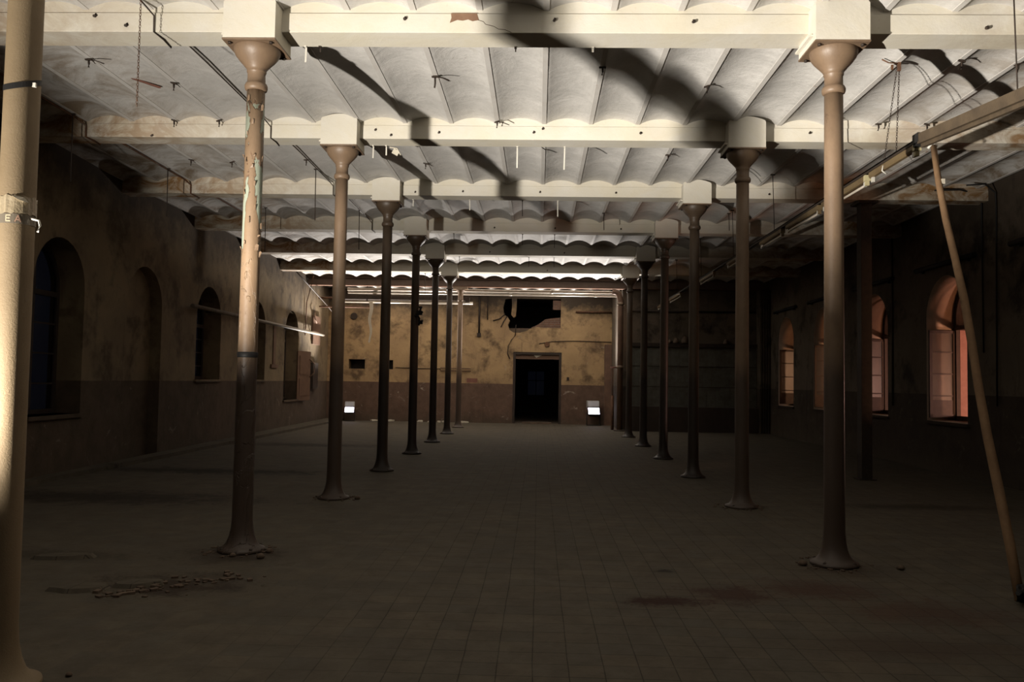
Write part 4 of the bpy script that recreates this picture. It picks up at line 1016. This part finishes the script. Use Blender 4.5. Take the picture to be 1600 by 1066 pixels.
# far wall fittings
def ww(name, mat, label, cat, fn, group=None):
    m = MB(); fn(m); return tag(m.build(name, mat), label, cat, group)
ww('wall_conduit', M['dark'], 'dark vertical conduit on the far wall, left of the broken hole', 'conduit', lambda m: m.tube([(-2.27, YF - 0.03, 4.95), (-2.27, YF - 0.03, 3.32)], 0.035, 8).box((-2.27, YF - 0.04, 3.3), (0.14, 0.08, 0.14)))
ww('wall_conduit', M['dark'], 'shorter dark conduit on the far wall, between the long conduit and the hole', 'conduit', lambda m: m.tube([(-1.96, YF - 0.03, 4.95), (-1.96, YF - 0.03, 3.88)], 0.022, 8))
ww('wall_rail', M['doorpaint'], 'narrow looped bracket rail on the far wall behind the far left column', 'rail', lambda m: m.tube([(-3.7, YF - 0.05, 1.93), (-3.7, YF - 0.05, 2.04), (-2.55, YF - 0.05, 2.02), (-2.55, YF - 0.05, 1.93), (-3.7, YF - 0.05, 1.93)], 0.018, 6))
ww('wall_cable', M['dark'], 'thin cable along the far wall left of the bracket rail', 'cable', lambda m: m.tube([(-5.4, YF - 0.015, 2.02), (-4.6, YF - 0.015, 2.0), (-3.7, YF - 0.015, 2.0)], 0.012, 5))
ww('wall_cable', M['dark'], 'thin cable along the far wall above the doorway to the right corner', 'cable', lambda m: m.tube([(0.0, YF - 0.015, 3.0), (0.5, YF - 0.015, 3.09), (1.3, YF - 0.015, 3.12), (2.7, YF - 0.015, 3.1)], 0.014, 5))
ww('wall_cable', M['dark'], 'curly cable hanging from the hole down beside the doorway', 'cable', lambda m: m.tube([(-0.88, YF - 0.02, 3.7), (-0.9, YF - 0.02, 3.3), (-1.05, YF - 0.02, 3.12), (-1.16, YF - 0.02, 2.9), (-1.18, YF - 0.02, 2.6), (-1.1, YF - 0.02, 2.42)], 0.018, 6))
ww('wall_cable', M['dark'], 'upper frayed cable spreading left from the broken hole', 'cable', lambda m: m.tube([(-1.3, YF - 0.02, 4.1), (-1.5, YF - 0.03, 3.92), (-1.75, YF - 0.02, 3.84)], 0.022, 6))
ww('wall_cable', M['dark'], 'lower frayed cable spreading left from the broken hole', 'cable', lambda m: m.tube([(-1.22, YF - 0.02, 4.02), (-1.36, YF - 0.03, 3.8), (-1.45, YF - 0.02, 3.6)], 0.02, 6))
ww('wall_pipe', M['rust'], 'rusty horizontal pipe high on the far wall, right of the hole', 'pipe', lambda m: m.tube([(1.36, YF - 0.04, 4.22), (2.7, YF - 0.04, 4.22)], 0.035, 8))
ww('wall_plate', M['dark'], 'round dark plate high on the far wall near the left corner', 'plate', lambda m: m.tube([(-7.03, YF, 3.94), (-7.03, YF - 0.03, 3.94)], 0.13, 16))
ww('brick_patch', M['reddish'], 'small red brick patch at the top of the brown dado', 'patch', lambda m: m.b2(-2.70, -2.30, YF - 0.012, YF, 1.50, 1.66))
ww('wall_plate', M['dark'], 'small dark socket on the far wall just right of the doorway', 'socket', lambda m: m.b2(1.05, 1.14, YF - 0.03, YF, 1.64, 1.76))
ww('wall_rosette', M['rust'], 'rusty rosette on the far wall over the door', 'plate', lambda m: m.tube([(0.3, YF, 2.98), (0.3, YF - 0.04, 2.98)], 0.1, 9))
ww('corner_post', M['doorpaint'], 'brown boxed corner post at the right end of the far wall', 'post', lambda m: m.b2(2.45, 2.71, YF - 0.22, YF - 0.001, 0, 3.0))
rnd = random.Random(21)
m = MB()
for (x0, x1) in ((-4.6, -3.4), (-3.0, -2.6), (-6.3, -5.2)):
    for i in range(16):
        x = rnd.uniform(x0, x1); s_ = rnd.uniform(0.03, 0.1)
        m.box((x, YF - rnd.uniform(0.06, 0.3), s_ * 0.3), (s_ * 1.6, s_, s_ * 0.8), Matrix.Rotation(rnd.uniform(0, 3), 3, 'Z'))
o = m.build('plaster_rubble', M['cloth']); tag(o, 'pale crumbs of fallen plaster along the foot of the far wall', 'rubble'); o['kind'] = 'stuff'
# left wall fittings near the shuttered window
def wl_(name, mat, label, cat, fn):
    m = MB(); fn(m); return tag(m.build(name, mat, xf=LF), label, cat)
wl_('electric_box', M['backpaint'], 'dark electrical cupboard on the left wall nearest the far corner', 'box', lambda m: m.b2(0.004, 0.12, 16.5, 17.25, 1.2, 2.1))
wl_('meter_board', M['doorpaint'], 'brown meter board with bent wire on the left wall, above the dark cupboard', 'board', lambda m: m.b2(0.004, 0.06, 16.6, 17.7, 2.75, 3.75).tube([(0.08, 16.7, 3.9), (0.12, 16.6, 3.6), (0.1, 16.9, 3.5)], 0.02, 5))
wl_('wall_conduit', M['doorpaint'], 'ragged brown channel down the left wall before the shuttered window', 'conduit', lambda m: m.b2(0.003, 0.03, 11.9, 12.15, 1.9, 3.1).b2(0.003, 0.05, 11.7, 12.4, 1.85, 1.95))

# ------------------------------------------------------------------ tiled cross wall on the right
e = empty('tiled_partition', (5.2, 27.95, 0)); inv = Matrix.Translation((-5.2, -27.95, 0))
MB().b2(2.95, WR - 0.38, 27.87, 27.95, 0.82, 2.80).build('tile_panel', M['tiles'], e, xf=inv)
MB().b2(2.9, WR - 0.37, 27.80, 27.95, 2.80, 2.93).build('ledge', M['dark'], e, xf=inv)
MB().b2(2.95, WR - 0.38, 27.6, 27.95, 0.0, 0.82).build('plinth', M['backpaint'], e, xf=inv)
m = MB()
for z in (1.48, 2.16): m.b2(2.95, WR - 0.38, 27.855, 27.87, z - 0.012, z + 0.012)
m.build('rail', M['dark'], e, xf=inv)
tag(e, 'grimy tiled panel wall on the right with dark ledge and plinth', 'partition')
m = MB(); m.b2(WR - 0.36, WR - 0.01, 27.55, 27.945, 0, 4.72)
for q in range(4): m.b2(WR - 0.34 + q * 0.085, WR - 0.30 + q * 0.085, 27.52, 27.56, 0, 4.7)
tag(m.build('moulded_pier', M['wall_right']), 'fluted pier in the corner where the cross wall meets the right wall', 'pier')
hpipe('cross_wall_pipe', 2.95, 7.2, 27.88, 4.0, 0.03, M['dark'], 'dark pipe running along the cross wall high above the tiles')
rnd = random.Random(31)
for i, (x, s_) in enumerate(((4.35, 0.13), (4.55, 0.18), (4.85, 0.24), (6.2, 0.16))):
    m = MB(); m.lathe([(s_ * 0.5, 0), (s_ * 0.55, s_ * 0.3), (s_ * 0.35, s_ * 0.8), (s_ * 0.2, s_)], n=7)
    o = m.build('rubble_lump', M['rubble']); o.location = (x, 27.84 + 0.0, 2.93)
    tag(o, 'dark lump of rubble on the ledge of the tiled wall, %s' % ('leftmost', 'second from left', 'largest', 'rightmost, on its own')[i], 'rubble', 'lumps on the tiled ledge')

# ------------------------------------------------------------------ floodlights on the floor at the far wall
def floodlight(x, y, rz, label, size, tilt=0.62):
    e = empty('floodlight', (x, y, 0), rz)
    m = MB()
    for s_ in (-1, 1): m.tube([(s_ * 0.17, 0.12, 0.012), (s_ * 0.17, -0.12, 0.012)], 0.012, 6); m.tube([(s_ * 0.17, 0, 0.012), (s_ * 0.17, 0.0, 0.33)], 0.012, 6)
    m.tube([(-0.17, -0.12, 0.012), (0.17, -0.12, 0.012)], 0.012, 6)
    m.build('stand', M['black'], e)
    rot = Matrix.Translation((0, 0, 0.33)) @ Matrix.Rotation(-tilt, 4, 'X')    # local -y is the light's front
    m = MB()
    # tapering housing
    f = [(-0.15, -0.05, -0.11), (0.15, -0.05, -0.11), (0.15, -0.05, 0.11), (-0.15, -0.05, 0.11)]; bk = [(-0.09, 0.1, -0.06), (0.09, 0.1, -0.06), (0.09, 0.1, 0.06), (-0.09, 0.1, 0.06)]
    m.add(f + bk, [(7, 6, 5, 4), (0, 1, 5, 4), (1, 2, 6, 5), (2, 3, 7, 6), (3, 0, 4, 7), (0, 3, 2, 1)])
    m.build('housing', M['black'], e, xf=rot)
    m = MB(); m.b2(-0.155, 0.155, -0.07, -0.05, 0.1, 0.12); m.b2(-0.155, 0.155, -0.07, -0.05, -0.12, -0.1); m.b2(-0.16, -0.14, -0.07, -0.05, -0.12, 0.12); m.b2(0.14, 0.16, -0.07, -0.05, -0.12, 0.12)
    m.build('rim', M['black'], e, xf=rot)
    MB().b2(-0.14, 0.14, -0.058, -0.052, -0.1, 0.1).build('lamp_glass', M['lamp'], e, xf=rot)
    MB().b2(-0.15, 0.15, 0.02, 0.22, 0.40, 0.62).build('ballast_box', M['lampgrey'], e, bevel=0.01)
    e.scale = (size, size, size)
    return tag(e, label, 'floodlight', 'floodlights on the floor')
floodlight(-7.02, 30.85, 0.15, 'lit floodlight on the floor by the far wall, near the left corner', 1.15)
floodlight(2.04, 30.85, 0.1, 'lit floodlight on the floor by the far wall, right of the doorway', 1.45)

floodlight(-4.55, 1.55, math.pi - 0.7, 'floodlight on the floor left of the camera, outside the picture', 1.0)
# ------------------------------------------------------------------ floor debris
rnd = random.Random(13)
def slab(cx, cy, rx, ry, h, name, mat, label, cat='debris', rz=0.0, group=None):
    n = 14; pts = []
    for k in range(n):
        a = 2 * math.pi * k / n; q = 1 + rnd.uniform(-0.16, 0.16)
        pts.append((rx * q * math.cos(a), ry * q * math.sin(a)))
    rt = Matrix.Rotation(rz, 2)
    pts = [tuple(rt @ Vector(p)) for p in pts]
    m = MB(); vs = [(x, y, 0) for x, y in pts] + [(x * 0.86, y * 0.86, h) for x, y in pts] + [(0, 0, h * 1.05)]
    fs = [(k, (k + 1) % n, n + (k + 1) % n, n + k) for k in range(n)] + [(n + k, n + (k + 1) % n, 2 * n) for k in range(n)]
    o = m.add(vs, fs).build(name, mat, recalc=True); o.location = (cx, cy, 0)
    return tag(o, label, cat, group)
slab(-3.35, 6.08, 0.22, 0.13, 0.03, 'loose_screed_slab', M['floor'], 'lifted pale flake of screed left of the peeling column, nearest the camera', rz=0.1, group='lifted flakes of floor')
slab(-2.98, 6.25, 0.17, 0.1, 0.03, 'loose_screed_slab', M['floor'], 'lifted flake of screed in the middle of the broken patch', rz=0.4, group='lifted flakes of floor')
slab(-4.05, 7.1, 0.26, 0.09, 0.03, 'loose_screed_slab', M['floor'], 'long lifted flake of screed far to the left of the peeling column', rz=0.2, group='lifted flakes of floor')
m = MB()
for i in range(70):
    t1 = rnd.random(); x = -3.1 + 0.75 * t1 + rnd.gauss(0, 0.12); y = 5.9 + 0.7 * t1 + rnd.gauss(0, 0.1); s_ = rnd.uniform(0.008, 0.035)
    m.box((x, y, s_ * 0.25), (s_ * 1.8, s_ * 1.2, s_ * 0.6), Matrix.Rotation(rnd.uniform(0, 3), 3, 'Z'))
o = m.build('floor_rubble', M['rubble']); tag(o, 'scatter of dark crumbs in the broken floor patch on the left', 'rubble'); o['kind'] = 'stuff'
for i, (x, y, s_, lab) in enumerate(((-2.40, 7.50, 0.035, 'small dark stone beside the foot of the peeling column, farther one'), (-2.40, 7.26, 0.04, 'small dark stone beside the foot of the peeling column, nearer one'),
                                     (3.17, 7.42, 0.035, 'small dark stone on the floor right of the nearest right column'), (-2.66, 7.30, 0.03, 'dark pebble in front of the peeling column'), (2.35, 7.5, 0.04, 'dark stone left of the nearest right column'),
                                     (-2.43, 4.35, 0.02, 'tiny dark pebble by the taped column at the left edge'), (-2.35, 10.9, 0.04, 'dark stone right of the second left column'))):
    m = MB(); m.lathe([(s_ * 0.8, 0), (s_, s_ * 0.5), (s_ * 0.6, s_ * 1.0), (s_ * 0.2, s_ * 1.15)], n=7, wob=lambda a, z: 0.15 * math.sin(3 * a + z * 50))
    o = m.build('stone', M['rubble']); o.location = (x, y, 0); tag(o, lab, 'stone', 'stones on the floor')
m = MB()
for (cx, cy) in ((XL, Y1), (XR, Y1), (XL, Y1 + S), (XR, Y1 + S)):
    for i in range(40):
        a = rnd.uniform(0, 6.28); d = rnd.uniform(0.22, 0.36); s_ = rnd.uniform(0.006, 0.022)
        m.box((cx + d * math.cos(a), cy + d * math.sin(a) * 0.9, s_ * 0.25), (s_ * 1.6, s_, s_ * 0.6), Matrix.Rotation(a, 3, 'Z'))
o = m.build('mortar_crumbs', M['rubble']); tag(o, 'crumbled mortar scattered round the feet of the front columns', 'rubble'); o['kind'] = 'stuff'
